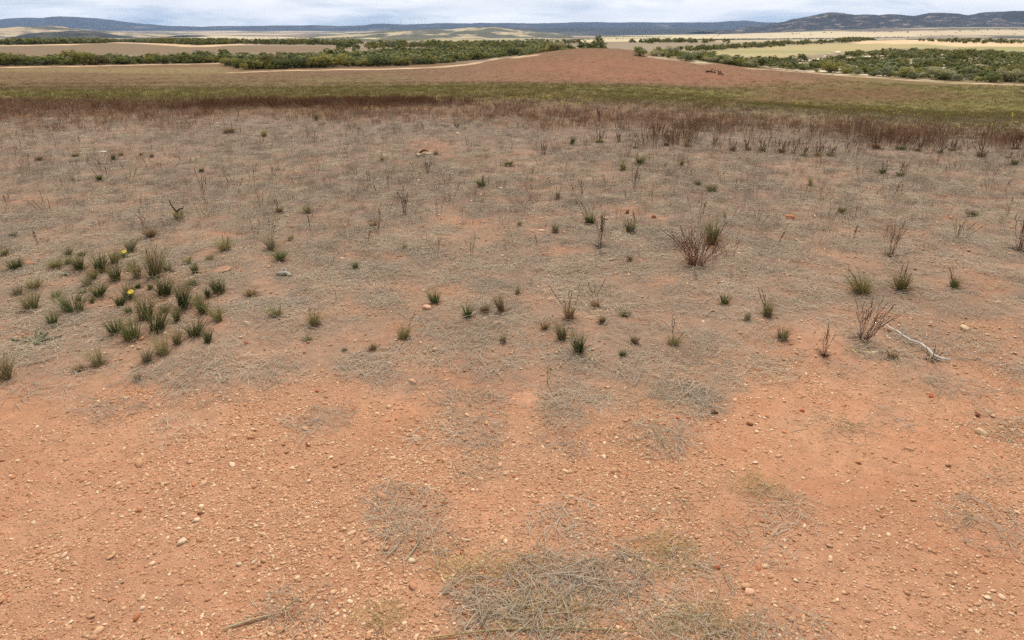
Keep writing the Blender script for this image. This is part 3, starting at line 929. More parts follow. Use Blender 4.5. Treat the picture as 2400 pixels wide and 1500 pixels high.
def stalk_clump(r, n, h, mat, name, lean=0.35, base=0.07, thin=0.0016, knob=0.0042):
    P, hh = stalk_lines(r, n, h, lean, base, 10)
    return mesh_from(name, *strands(P, knob_radius(r, n, 10, thin, knob)), mat)
HEATHP = [stalk_clump(rr, 12, 0.18, M_HEATH, 'heath_shape_%d' % i, 0.5, 0.09) for i in range(6)]
DARKP = [stalk_clump(rr, 16, 0.22, M_DARKST, 'dark_heath_shape_%d' % i, 0.35, 0.12, 0.002, 0.005) for i in range(6)]
def build_heath():
    r = np.random.default_rng(24)
    x, y = view_sample(r, 30000, 11.5, 24.0, 1.0)
    p = in_poly(P_HEATH, x, y, 0.06, 0.05, 12) * np.clip(0.45 + 0.8 * fbm(x / 1.2, y / 1.5, 95, 3), 0.05, 1) * 0.6 + 0.02 * sst(11, 14, y)
    p = p + 0.4 * in_poly(P_HEATHLEFT, x, y, 0.05, 0.04, 13)
    x, y = keep(r, x, y, p)
    n = len(x)
    sl = r.uniform(0.35, 0.95, n)
    rot = np.stack([r.normal(0, 0.1, n), r.normal(0, 0.1, n), r.random(n) * 6.28], 1)
    scatter('brown_heath', np.stack([x, y, H(x, y)], 1), rot, np.stack([sl, sl, sl], 1), r.integers(0, 6, n), HEATHP,
            'low brown heath of dead stems along the brow of the field', 'heath')
    x, y = view_sample(r, 26000, 14.0, 26.0, 1.0)
    x, y = keep(r, x, y, in_poly(P_HEATHDARK, x, y, 0.025, 0.03, 17) * 0.7 + 0.05 * in_poly(P_HEATHLEFT, x, y, 0.05, 0.04, 13))
    n = len(x)
    sl = r.uniform(0.5, 1.0, n)
    rot = np.stack([r.normal(0, 0.08, n), r.normal(0, 0.08, n), r.random(n) * 6.28], 1)
    scatter('dark_heath_band', np.stack([x, y, H(x, y)], 1), rot, np.stack([sl, sl, sl], 1), r.integers(0, 6, n), DARKP,
            'dark red brown band of dense dead stems in front of the green strip', 'heath')
build_heath()

THICKP = [stalk_clump(rr, 11, 0.40, M_HEATH, 'thicket_shape_%d' % i, 0.28, 0.12, 0.0017, 0.0045) for i in range(6)] + \
         [stalk_clump(rr, 11, 0.42, M_DARKST, 'thicket_dark_shape_%d' % i, 0.25, 0.12, 0.0017, 0.0045) for i in range(3)]
def build_thicket():
    r = np.random.default_rng(25)
    x, y = view_sample(r, 9500, 8.5, 14.5, 1.0, 0.95)
    d = in_poly(P_THICKET, x, y, 0.02, 0.03, 27)
    x, y = keep(r, x, y, d * np.clip(0.38 + 1.3 * fbm(x / 0.8, y / 0.8, 97, 3), 0.03, 1))
    n = len(x)
    sl = r.uniform(0.3, 0.75, n)
    rot = np.stack([r.normal(0.0, 0.06, n), r.normal(0.08, 0.08, n), r.random(n) * 0.0 + r.random(n) * 6.28], 1)
    scatter('seed_stalk_thicket', np.stack([x, y, H(x, y)], 1), rot, np.stack([sl, sl, sl], 1), r.integers(0, 9, n), THICKP,
            'band of dense upright brown seed stalks across the right of the field', 'dry stalks')
build_thicket()

GRP = [tuft_mesh(rr, 14, 0.13, 1.2, 0.004, M_GRASSG, 'herb_shape_%d' % i, base=0.14) for i in range(6)]
HGP = [tuft_mesh(rr, 14, 0.13, 0.8, 0.006, M_HILLGR, 'hill_grass_shape_%d' % i, base=0.25) for i in range(5)]
def build_midgrass():
    r = np.random.default_rng(26)
    x, y = view_sample(r, 38000, 12, 95, 1.4, 0.95)
    g = in_poly(P_GREEN, x, y, 0.045, 0.09, 14, 0.3) * (1 - 0.8 * in_poly(P_RBROWN, x, y, 0.06, 0.06, 16))
    x, y = keep(r, x, y, g)
    n = len(x); sl = r.uniform(0.5, 1.5, n) * (0.8 + 0.5 * sst(25, 80, y))
    rot = np.stack([r.normal(0, 0.1, n), r.normal(0, 0.1, n), r.random(n) * 6.28], 1)
    scatter('green_herbage', np.stack([x, y, H(x, y)], 1), rot, np.stack([sl, sl, sl * 0.9], 1), r.integers(0, 6, n), GRP,
            'low green herbs covering the strip of field in the dip', 'herbs')
    x, y = view_sample(r, 34000, 26, 175, 1.2, 0.95)
    g = in_poly(P_GREEN, x, y, 0.045, 0.09, 14, 0.3)
    sc_ = np.maximum(in_poly(P_SCRUB_L, x, y, .01, .01), in_poly(P_SCRUB_R, x, y, .01, .01))
    sd = np.maximum.reduce([on_line(L_SAND_A, [.012] * 7, x, y), on_line(L_SAND_B, [.02] * 9, x, y), on_line(L_SAND_C, [.014] * 8, x, y)])
    x, y = keep(r, x, y, (1 - 0.8 * g) * (1 - sc_) * (1 - sd) * (1 - sst(125, 150, y)))
    n = len(x); sl = r.uniform(0.35, 1.0, n)
    rot = np.stack([r.normal(0, 0.1, n), r.normal(0, 0.1, n), r.random(n) * 6.28], 1)
    scatter('hill_grass', np.stack([x, y, H(x, y)], 1), rot, np.stack([sl, sl, sl], 1), r.integers(0, 5, n), HGP,
            'dry reddish grass over the low hill and its flanks', 'grass')
    # yellow flowers of the right hand field
    fl = []
    for i in range(3):
        k = 5
        parts = []
        for j in range(k):
            v, f = ICO1
            parts.append((v * np.array([0.015, 0.015, 0.008]) + np.array([rr.normal(0, 0.07), rr.normal(0, 0.07), rr.uniform(0.08, 0.16)]), f))
        fl.append(mesh_from('flower_shape_%d' % i, *join_vf(parts), M_FLOWER))
    e1 = pix_ellipse(1850, 262, 260, 10); e2 = pix_ellipse(2250, 280, 190, 16); e3 = pix_ellipse(60, 300, 90, 14)
    x, y = view_sample(r, 9000, 11, 40, 1.0, 0.95)
    p = 0.45 * in_ell(e1, x, y, 0.5, 401) + 0.4 * in_ell(e2, x, y, 0.5, 402) + 0.06 * in_ell(e3, x, y, 0.5, 403)
    x, y = keep(r, x, y, p * 0.14 * sst(-0.1, 0.4, fbm(x / 2.5, y / 2.5, 404, 3)))
    n = len(x); sl = r.uniform(0.5, 1.2, n)
    rot = np.stack([np.zeros(n), np.zeros(n), r.random(n) * 6.28], 1)
    scatter('yellow_flowers', np.stack([x, y, H(x, y)], 1), rot, np.stack([sl, sl, sl], 1), r.integers(0, 3, n), fl,
            'tiny yellow flowers sprinkled through the green and brown herbs', 'flowers')
build_midgrass()

# ------------------------------------------------------------------ scrub
def shrub_shapes(r, k, leaves=900, size=0.14):
    """unit shrub 1 m tall: crown of leaf clumps on several lobes, and a few bent stems"""
    lobes = []
    nl = r.integers(6, 10)
    for _ in range(nl):
        a = r.random() * 6.28; q = r.random() ** 0.6 * 0.48
        lobes.append((math.cos(a) * q, math.sin(a) * q, r.uniform(0.22, 0.76), r.uniform(0.20, 0.32)))
    lobes.append((0, 0, 0.45, 0.38))
    lob = np.array(lobes)
    pick = r.integers(0, len(lob), leaves)
    d = r.standard_normal((leaves, 3)); d /= np.linalg.norm(d, axis=1, keepdims=True)
    rad = lob[pick, 3] * r.uniform(0.6, 1.08, leaves)
    c = lob[pick, :3] + d * rad[:, None] * np.array([1, 1, 0.85])
    c[:, 2] = np.clip(c[:, 2], 0.03, None)
    nrm = d + np.array([0, 0, 0.5]) + r.normal(0, 0.6, (leaves, 3)); nrm /= np.linalg.norm(nrm, axis=1, keepdims=True)
    t = np.cross(nrm, r.standard_normal((leaves, 3))); t /= np.linalg.norm(t, axis=1, keepdims=True)
    b = np.cross(nrm, t)
    L = size * 0.4 * r.uniform(0.5, 1.3, leaves)[:, None]; Wd = L * r.uniform(0.4, 0.8, (leaves, 1))
    V = np.stack([c - t * L, c - b * Wd + nrm * L * .2, c + t * L, c + b * Wd + nrm * L * .2], 1).reshape(-1, 3)
    F = np.arange(leaves * 4).reshape(-1, 4)
    crown = mesh_from('shrub_crown_%d' % k, V, F, M_LEAF)
    n = 6
    s = np.linspace(0, 1, 6)
    tgt = lob[r.integers(0, len(lob), n), :3]
    st = r.normal(0, 0.04, (n, 2))
    X = st[:, :1] + (tgt[:, :1] - st[:, :1]) * s ** 1.3; Yy = st[:, 1:] + (tgt[:, 1:2] - st[:, 1:]) * s ** 1.3
    Z = -0.03 + (tgt[:, 2:3] + 0.03) * s
    R = np.repeat(np.linspace(0.022, 0.006, 6)[None], n, 0)
    trunk = mesh_from('shrub_trunk_%d' % k, *strands(np.stack([X, Yy, Z], -1), R, 5), M_BARK)
    return crown, trunk

rs = np.random.default_rng(41)
SHR = [shrub_shapes(rs, k) for k in range(8)]
LEAF_COLS = [lin(122, 122, 58), lin(138, 134, 64), lin(108, 112, 54), lin(150, 141, 74), lin(98, 104, 58), lin(132, 124, 76)]
GREY_COLS = [lin(156, 156, 112), lin(140, 144, 104), lin(178, 172, 126), lin(132, 132, 74), lin(152, 150, 72), lin(120, 124, 66), lin(172, 164, 84)]

def ordinal(n):
    ones = ['', 'first', 'second', 'third', 'fourth', 'fifth', 'sixth', 'seventh', 'eighth', 'ninth', 'tenth', 'eleventh', 'twelfth', 'thirteenth', 'fourteenth', 'fifteenth', 'sixteenth', 'seventeenth', 'eighteenth', 'nineteenth']
    tens = {2: ('twentieth', 'twenty'), 3: ('thirtieth', 'thirty'), 4: ('fortieth', 'forty'), 5: ('fiftieth', 'fifty'), 6: ('sixtieth', 'sixty'), 7: ('seventieth', 'seventy'), 8: ('eightieth', 'eighty'), 9: ('ninetieth', 'ninety')}
    if n < 20: return ones[n]
    return tens[n // 10][0] if n % 10 == 0 else tens[n // 10][1] + '-' + ones[n % 10]

ROWS = ['front', 'second', 'third', 'fourth', 'fifth']
def shade(col):
    g = col / col.max()
    return 'grey-green' if g[2] > 0.5 else ('yellowish green' if col.max() > 0.2 else 'dark green')

def label_rows(made, place_, group):
    """name each shrub by its row and its place counted from the left"""
    for row in range(5):
        lst = sorted([m for m in made if m[0] == row], key=lambda m: m[1])
        for k, (_, _, e) in enumerate(lst):
            tag(e, '%s shrub, %s from left in the %s row of %s' % (shade(np.array(e.children[0].color[:3])), ordinal(k + 1), ROWS[row], place_), 'shrub', group)

def shrub(x, y, h, w, r, label, group, cols):
    k = int(r.integers(0, len(SHR)))
    e = empty('mallee_shrub', (x, y, float(H(x, y))))
    a = r.random() * 6.28
    col = cols[int(r.integers(0, len(cols)))] * r.uniform(0.85, 1.15)
    for nm, me in (('crown', SHR[k][0]), ('trunk', SHR[k][1])):
        o = place(nm, me, e, rot=(0, 0, a), scale=(w, w, h), color=col)
    tag(e, label, 'shrub', group)
    return e

def jitter_fill(P, r, step, y0, y1, xh):
    """spaced spots that fall inside a zone"""
    ys = np.arange(y0, y1, step); out = []
    for yv in ys:
        xs = np.arange(-xh * yv, xh * yv, step)
        xx = xs + r.uniform(-.42, .42, len(xs)) * step
        yy = yv + r.uniform(-.42, .42, len(xs)) * step
        out.append(np.stack([xx, yy], 1))
    out = np.concatenate(out)
    k = in_poly(P, out[:, 0], out[:, 1], 0.004, 0.006, 77) > 0.5
    return out[k]

def build_scrub():
    r = np.random.default_rng(42)
    stuff = []
    L = jitter_fill(P_SCRUB_L, r, 2.2, 90, 260, 0.82)
    L = L[np.argsort(L[:, 1] + 0.03 * np.abs(L[:, 0]))]
    front = {}
    made = []
    n_obj = 0
    for (x, y) in L:
        h = r.uniform(0.9, 1.9) * (1 + 0.35 * float(fbm(x / 9, y / 9, 88, 2))) * (1.35 if r.random() < .15 else 1.0); w = h * r.uniform(1.1, 1.9)
        b = int(math.floor(x / 2.6))
        row = front.get(b, 0)
        front[b] = row + 1
        if row < 3 and n_obj < 175 and abs(x) < 0.84 * y:
            made.append((row, x / y, shrub(x, y, h, w, r, None, None, LEAF_COLS)))
            n_obj += 1
        else:
            stuff.append((x, y, h, w, 0))
    label_rows(made, 'the left scrub belt', 'mallee shrubs of the left belt')
    made = []
    Rr = jitter_fill(P_SCRUB_R, r, 2.2, 70, 300, 0.95)
    keepm = fbm(Rr[:, 0] / 3.5, Rr[:, 1] / 5, 64, 4) < 0.13
    Rr = Rr[keepm]
    Rr = Rr[np.argsort(Rr[:, 1])]
    front = {}
    n_obj = 0
    for (x, y) in Rr:
        h = r.uniform(0.6, 1.45) * (1 + 0.35 * float(fbm(x / 9, y / 9, 89, 2))) * (1.35 if r.random() < .15 else 1.0); w = h * r.uniform(1.1, 2.0)
        b = int(math.floor(x / y / 0.022))
        row = front.get(b, 0); front[b] = row + 1
        if row < 5 and n_obj < 125 and abs(x) < 0.82 * y:
            made.append((row, x / y, shrub(x, y, h, w, r, None, None, GREY_COLS)))
            n_obj += 1
        else:
            stuff.append((x, y, h, w, 1))
    label_rows(made, 'the stony right scrub slope', 'shrubs of the right slope')
    # far belts and scattered trees, too small to count
    def belt(line, depth, step, hmin, hmax, prob=0.9):
        P = [at(*q) for q in line]
        for a, b_ in zip(P[:-1], P[1:]):
            Lg = math.hypot(b_[0] - a[0], b_[1] - a[1])
            n = max(1, int(Lg / step))
            for i in range(n):
                for d in np.arange(0, depth, step):
                    if r.random() > prob: continue
                    t = (i + r.random()) / n
                    x = a[0] + (b_[0] - a[0]) * t + r.normal(0, step * .4); y = a[1] + (b_[1] - a[1]) * t + d + r.normal(0, step * .4)
                    h = r.uniform(hmin, hmax)
                    stuff.append((x, y, h, h * r.uniform(0.9, 1.4), 0))
    belt([(-200, 107), (0, 106), (150, 103), (270, 98), (380, 102), (460, 106), (530, 103)], 32, 3.6, 2.2, 3.8)
    belt([(560, 104), (660, 105), (760, 106), (810, 107)], 40, 4.2, 2.0, 3.4)
    belt([(780, 122), (900, 116), (1050, 112), (1180, 112), (1300, 116)], 70, 6, 1.6, 3.2, .7)
    belt([(1020, 119), (1150, 116), (1290, 114), (1400, 113)], 70, 4.5, 1.3, 2.6, .7)
    belt([(1620, 121), (1720, 115), (1850, 106), (2000, 99), (2150, 93), (2300, 90), (2450, 88)], 20, 4, 1.2, 2.2, .85)
    belt([(2225, 101), (2300, 102), (2420, 103)], 30, 4, 1.4, 2.2)
    belt([(1000, 105), (1150, 103), (1300, 104), (1420, 106)], 160, 13, 1.8, 3, .5)
    belt([(1520, 103), (1600, 100), (1700, 104)], 90, 9, 2, 3.2, .5)
    belt([(1240, 95), (1400, 92), (1540, 90)], 60, 16, 2.5, 4, .35)
    belt([(1420, 88), (1500, 87), (1580, 88)], 110, 12, 2.5, 3.5, .6)
    belt([(1640, 95), (1720, 93), (1850, 92), (1980, 90), (2140, 88)], 60, 14, 2.5, 4.5, .5)
    belt([(1850, 80), (1960, 77), (2080, 76), (2250, 74), (2400, 70)], 60, 40, 4, 7, .4)
    belt([(560, 88), (680, 86), (800, 90), (900, 88)], 80, 24, 2.5, 4, .4)
    belt([(300, 90), (380, 92), (480, 92), (560, 94)], 60, 20, 2.5, 4, .4)
    for _ in range(260):
        px = r.uniform(0, 2400); py = 70 + 16 * r.random() ** 1.4
        p = at(px, py)
        h = r.uniform(2.5, 4.5)
        stuff.append((p[0], p[1], h, h * r.uniform(0.9, 2.0), 0))
    S = np.array([s[:4] for s in stuff])
    n = len(S)
    me = []
    m2 = ramp_material('far_shrub_leaves', [LEAF_COLS[0], LEAF_COLS[4], GREY_COLS[1], LEAF_COLS[3], LEAF_COLS[2], GREY_COLS[3]], rough=0.8, trans=0.2)
    for k in range(5):
        c, _ = shrub_shapes(rs, 20 + k, 220, 0.26)
        c.materials[0] = m2
        me.append(c)
    rot = np.stack([np.zeros(n), np.zeros(n), r.random(n) * 6.28], 1)
    scatter('distant_scrub', np.stack([S[:, 0], S[:, 1], H(S[:, 0], S[:, 1])], 1), rot, np.stack([S[:, 3], S[:, 3], S[:, 2]], 1), r.integers(0, 5, n), me,
            'far belts of dark scrub and scattered trees over the plain', 'scrub')
build_scrub()

# pale limestone lumps in the scrub
def build_outcrops():
    r = np.random.default_rng(51)
    shapes = [stone_mesh('outcrop_shape_%d' % i, r, ICO2, M_ROCK, 0.45, 9) for i in range(6)]
    spots = [(1630, 134), (1655, 138), (1690, 139), (2045, 128), (2070, 124), (2100, 131), (2020, 126), (1940, 130), (2065, 154), (2095, 152), (2150, 154), (2165, 151), (2190, 153), (2215, 151), (2265, 156), (2280, 153),
             (2315, 157), (2290, 164), (2360, 160), (2390, 165), (2240, 131), (2330, 148), (2025, 160), (1835, 166), (1865, 168), (1950, 175), (2180, 134), (2120, 150), (2210, 163), (2345, 170),
             (1225, 112), (1240, 114), (1255, 112), (1270, 115), (985, 107), (1015, 108), (1030, 108), (2135, 128), (2080, 133), (2160, 141)]
    for _ in range(60):
        px = r.uniform(1900, 2400); py = r.uniform(124, 168)
        if py < 178 - (2400 - px) * 0.06: spots.append((px, py))
    for i, (px, py) in enumerate(spots):
        x, y, z = at(px, py)
        s = r.uniform(4, 9) * mpp((x, y, z))
        o = place('limestone_outcrop', shapes[i % 6], loc=(x, y, z + s * 0.3), rot=(0, 0, r.random() * 6.28), scale=(s, s * r.uniform(.6, 1), s * r.uniform(.45, .75)),
                  color=lin(232, 222, 198, .8) * r.uniform(.85, 1.05))
        side = 'beyond the left flank of the red hill' if px < 1300 else ('near the top of the right scrub slope' if py < 142 else 'low on the right scrub slope')
        tag(o, 'pale limestone outcrop showing between shrubs %s' % side, 'rock', 'pale outcrops %s' % side)
build_outcrops()

# ------------------------------------------------------------------ turbines, mast, log pile
def build_far_things():
    r = np.random.default_rng(61)
    tw = strands(np.array([[[0, 0, -30], [0, 0, 30], [0, 0, 75.0]]]), np.array([[2.6, 2.1, 1.4]]), 8)
    tower = mesh_from('turbine_tower', *tw, M_WHITE)
    bl = strands(np.array([[[0, 0, 0], [0.3, 0, 8], [0, 0, 22], [0, 0, 40.0]]]), np.array([[0.9, 1.6, 1.0, 0.2]]), 6)
    blade = mesh_from('turbine_blade', *bl, M_WHITE)
    nac = mesh_from('turbine_nacelle', ICO1[0] * np.array([2.0, 4.0, 1.9]), ICO1[1], M_WHITE)
    ords = ['first', 'second', 'third', 'fourth', 'fifth', 'sixth', 'seventh', 'eighth', 'ninth', 'tenth', 'eleventh']
    for i, px in enumerate([855, 866, 883, 901, 911, 939, 962, 970, 982, 989, 997]):
        row = np.interp(px, [p[0] for p in FAR_PROF], [p[1] for p in FAR_PROF])
        Y = 11500.0
        kx, kz = ray(px, row)
        e = empty('wind_turbine', (kx * Y, Y, EYE + kz * Y))
        place('tower', tower, e)
        n = place('nacelle', nac, e, (0, 0, 76))
        a0 = r.random() * 2.1
        for k in range(3):
            place('blade', blade, e, (0, -4.2, 76), (0, a0 + k * 2.0944, 0))
        tag(e, 'tiny white wind turbine on the skyline ridge, %s from left' % ords[i], 'wind turbine', 'wind turbines on the far ridge')
    kx, kz = ray(170, 41)
    Y = 11500.0
    e = empty('radio_mast', (kx * Y, Y, EYE + kz * Y))
    place('pole', mesh_from('mast_pole', *strands(np.array([[[0, 0, -20], [0, 0, 25], [0, 0, 62.0]]]), np.array([[2.2, 1.8, 1.0]]), 5), M_WHITE), e)
    place('platform', mesh_from('mast_platform', ICO1[0] * np.array([3, 3, 1.2]), ICO1[1], M_WHITE), e, (0, 0, 40))
    tag(e, 'thin radio mast on the highest hill of the left skyline', 'mast')
    # dead timber on the red hill
    for (pa, pb, rad, lab) in [((1655, 170), (1676, 173), 0.11, 'dark fallen log lying on the red hill, the longer of two'),
                               ((1684, 175), (1695, 178), 0.10, 'short dark log stump on the red hill with upright snag')]:
        A = Vector(at(*pa)); B = Vector(at(*pb))
        e = empty('fallen_log', A)
        d = B - A
        s = np.linspace(0, 1, 8)[:, None]
        P = np.array(d)[None] * s + np.stack([np.zeros(8), 0.05 * np.sin(np.linspace(0, 5, 8)), 0.12 + 0.06 * np.sin(np.linspace(0, 3, 8))], 1)
        place('trunk', mesh_from('log_trunk', *strands(P[None], np.array([rad * np.linspace(1, .6, 8)]), 7), M_WOOD), e, color=lin(84, 60, 48))
        for k in range(3):
            q = P[2 + 2 * k]
            T = np.array([q, q + [r.normal(0, .15), r.normal(0, .2), .2], q + [r.normal(0, .3), r.normal(0, .3), .42]])
            place('branch', mesh_from('log_branch', *strands(T[None], np.array([[.05, .035, .012]]), 5), M_WOOD), e, color=lin(84, 60, 48))
        tag(e, lab, 'log', 'dead timber on the red hill')
build_far_things()

# ------------------------------------------------------------------ near plants
GREEN = [lin(122, 132, 78, .8), lin(136, 140, 86, .8), lin(114, 126, 76, .8)]
OLIVE = [lin(178, 168, 118, .85), lin(184, 172, 124, .85), lin(168, 160, 112, .85)]
BROWN = [lin(172, 142, 108, .85), lin(162, 132, 100, .85), lin(180, 150, 114, .85)]
GREY = [lin(174, 168, 136, .85), lin(180, 172, 142, .85), lin(166, 162, 130, .85)]
COLS = {'g': GREEN, 'o': OLIVE, 'b': BROWN, 'k': GREY}
CWORD = {'g': 'green', 'o': 'olive', 'b': 'brown', 'k': 'grey-green'}

def tussock(px, py, wpx, hpx, ckey, label, r, stalks=0, sh=0, lean=0.3, flower=None, name='grass_tussock', dens=1.0, leanx=0.0):
    p = at(px, py); m = mpp(p)
    big = hpx > 30
    h = hpx * m * (1.2 if big else 1.0); w = max(wpx * m * 1.0, 0.03)
    leanx = leanx + float(r.normal(0, 0.16))
    spr = float(r.uniform(0.6, 1.2)); crv = float(r.uniform(0.2, 0.95))
    e = empty(name, p)
    cols = COLS[ckey]
    col = cols[int(r.integers(0, len(cols)))] * r.uniform(0.9, 1.1)
    n = int((30 + 640 * w) * dens)
    n = min(n, 190)
    thick = max(0.0012, 0.00042 * p[1] ** 1.05)
    thick = min(thick, 0.003)
    (V, F), _, _ = tuft_shape(r, n, h * 1.15, min(1.7, (0.62 * w / h + 0.1) * spr), thick, None, '', base=w * float(r.uniform(.16, .30)), K=5, curve=crv)
    V = V + r.normal(0, 1, (len(V) // 15, 1, 3)).repeat(15, 1).reshape(-1, 3) * np.array([.05, .05, 0]) * V[:, 2:3]
    V[:, 0] += leanx * V[:, 2]
    place('blades', mesh_from('tussock_blades', V, F, M_BLADE), e, color=col)
    nd = max(10, int(n * 0.6))
    (V, F), _, _ = tuft_shape(r, nd, h * 0.55, min(2.6, 1.3 * w / h + 0.5), thick * 0.9, None, '', base=w * 0.32, K=4, curve=0.9)
    V[:, 2] = np.maximum(V[:, 2], 0.0)
    place('dead_blades', mesh_from('tussock_dead_blades', V, F, M_DRYBL), e, color=lin(172, 146, 114, .85) * r.uniform(.8, 1.15))
    if stalks:
        P, hh = stalk_lines(r, stalks, sh * m, lean, w * 0.15, 22, 0.05)
        th = max(0.0009, 0.00023 * p[1])
        R = knob_radius(r, stalks, 22, th, th * 3.0, 0.4)
        P[:, :, 0] += leanx * P[:, :, 2]
        for k in range(stalks):
            V, F = strands(P[k:k + 1], R[k:k + 1], 5)
            place('seed_stalk', mesh_from('tussock_seed_stalk', V, F, M_STALK), e, color=lin(104, 76, 58) * r.uniform(.75, 1.15))
    if flower:
        fx, fy = flower
        zz = h * 1.02
        fo = np.array([(fx - px) * m, -0.02, zz])
        parts = []
        for k in range(12):
            a = k / 12 * 6.283
            v, f = ICO1
            v = v * np.array([0.0095, 0.0042, 0.002]) + np.array([0.0105, 0, 0.001])
            c, s_ = math.cos(a), math.sin(a)
            v = np.stack([v[:, 0] * c - v[:, 1] * s_, v[:, 0] * s_ + v[:, 1] * c, v[:, 2]], 1)
            parts.append((v, f))
        fe = place('flower', mesh_from('flower_head', *join_vf(parts), M_FLOWER), e, tuple(fo), (0.5, 0, 0))
        st = np.array([[[0, 0, 0], fo * 0.5, fo]])
        place('flower_stem', mesh_from('flower_stem', *strands(st, np.array([[.0016, .0014, .0012]]), 5), M_BLADE), e, color=col)
    tag(e, label, 'grass tussock' if name == 'grass_tussock' else 'dry plant')
    return e

def stalk_bush(px, py, wpx, hpx, n, label, r, col=(120, 74, 52), knob=2.2, base_dark=True, fork=0.6, leanx=0.0, name='dry_bush'):
    p = at(px, py); m = mpp(p)
    h = hpx * m * 1.12; w = wpx * m
    e = empty(name, p)
    K = 24
    P, hh = stalk_lines(r, n, h, 0.66 * w / h, w * 0.10, K, 0.035)
    P[:, :, 0] += leanx * P[:, :, 2]
    th = max(0.0009, 0.00023 * p[1])
    R = knob_radius(r, n, K, th, th * knob, 0.5)
    R[:, :6] *= 1.25
    for k in range(n):
        o = place('seed_stalk', mesh_from('bush_seed_stalk', *strands(P[k:k + 1], R[k:k + 1], 5), M_STALK), e, color=lin(*col) * r.uniform(.7, 1.2))
        if r.random() < fork:
            j = int(r.integers(8, 15))
            q = P[k, j]; L = h * r.uniform(0.2, 0.4); a = r.random() * 6.28
            s = np.linspace(0, 1, 12)[:, None]
            tw = q + np.array([math.cos(a) * .35, math.sin(a) * .35, 0.9]) * L * s + r.normal(0, .004, (12, 3)) * s
            place('twig', mesh_from('bush_twig', *strands(tw[None], knob_radius(r, 1, 12, th * .8, th * knob * .8, 0.3), 5), M_STALK), o, color=lin(*col) * r.uniform(.7, 1.1))
    if base_dark:
        (V, F), _, _ = tuft_shape(r, 70, h * 0.16, 2.6, th * 1.1, None, '', base=w * 0.16, K=4, curve=0.5)
        V[:, 2] = np.maximum(V[:, 2], 0.0)
        place('basal_leaves', mesh_from('bush_basal_leaves', V, F, M_DRYBL), e, color=lin(92, 72, 60))
    tag(e, label, 'dry bush')
    return e

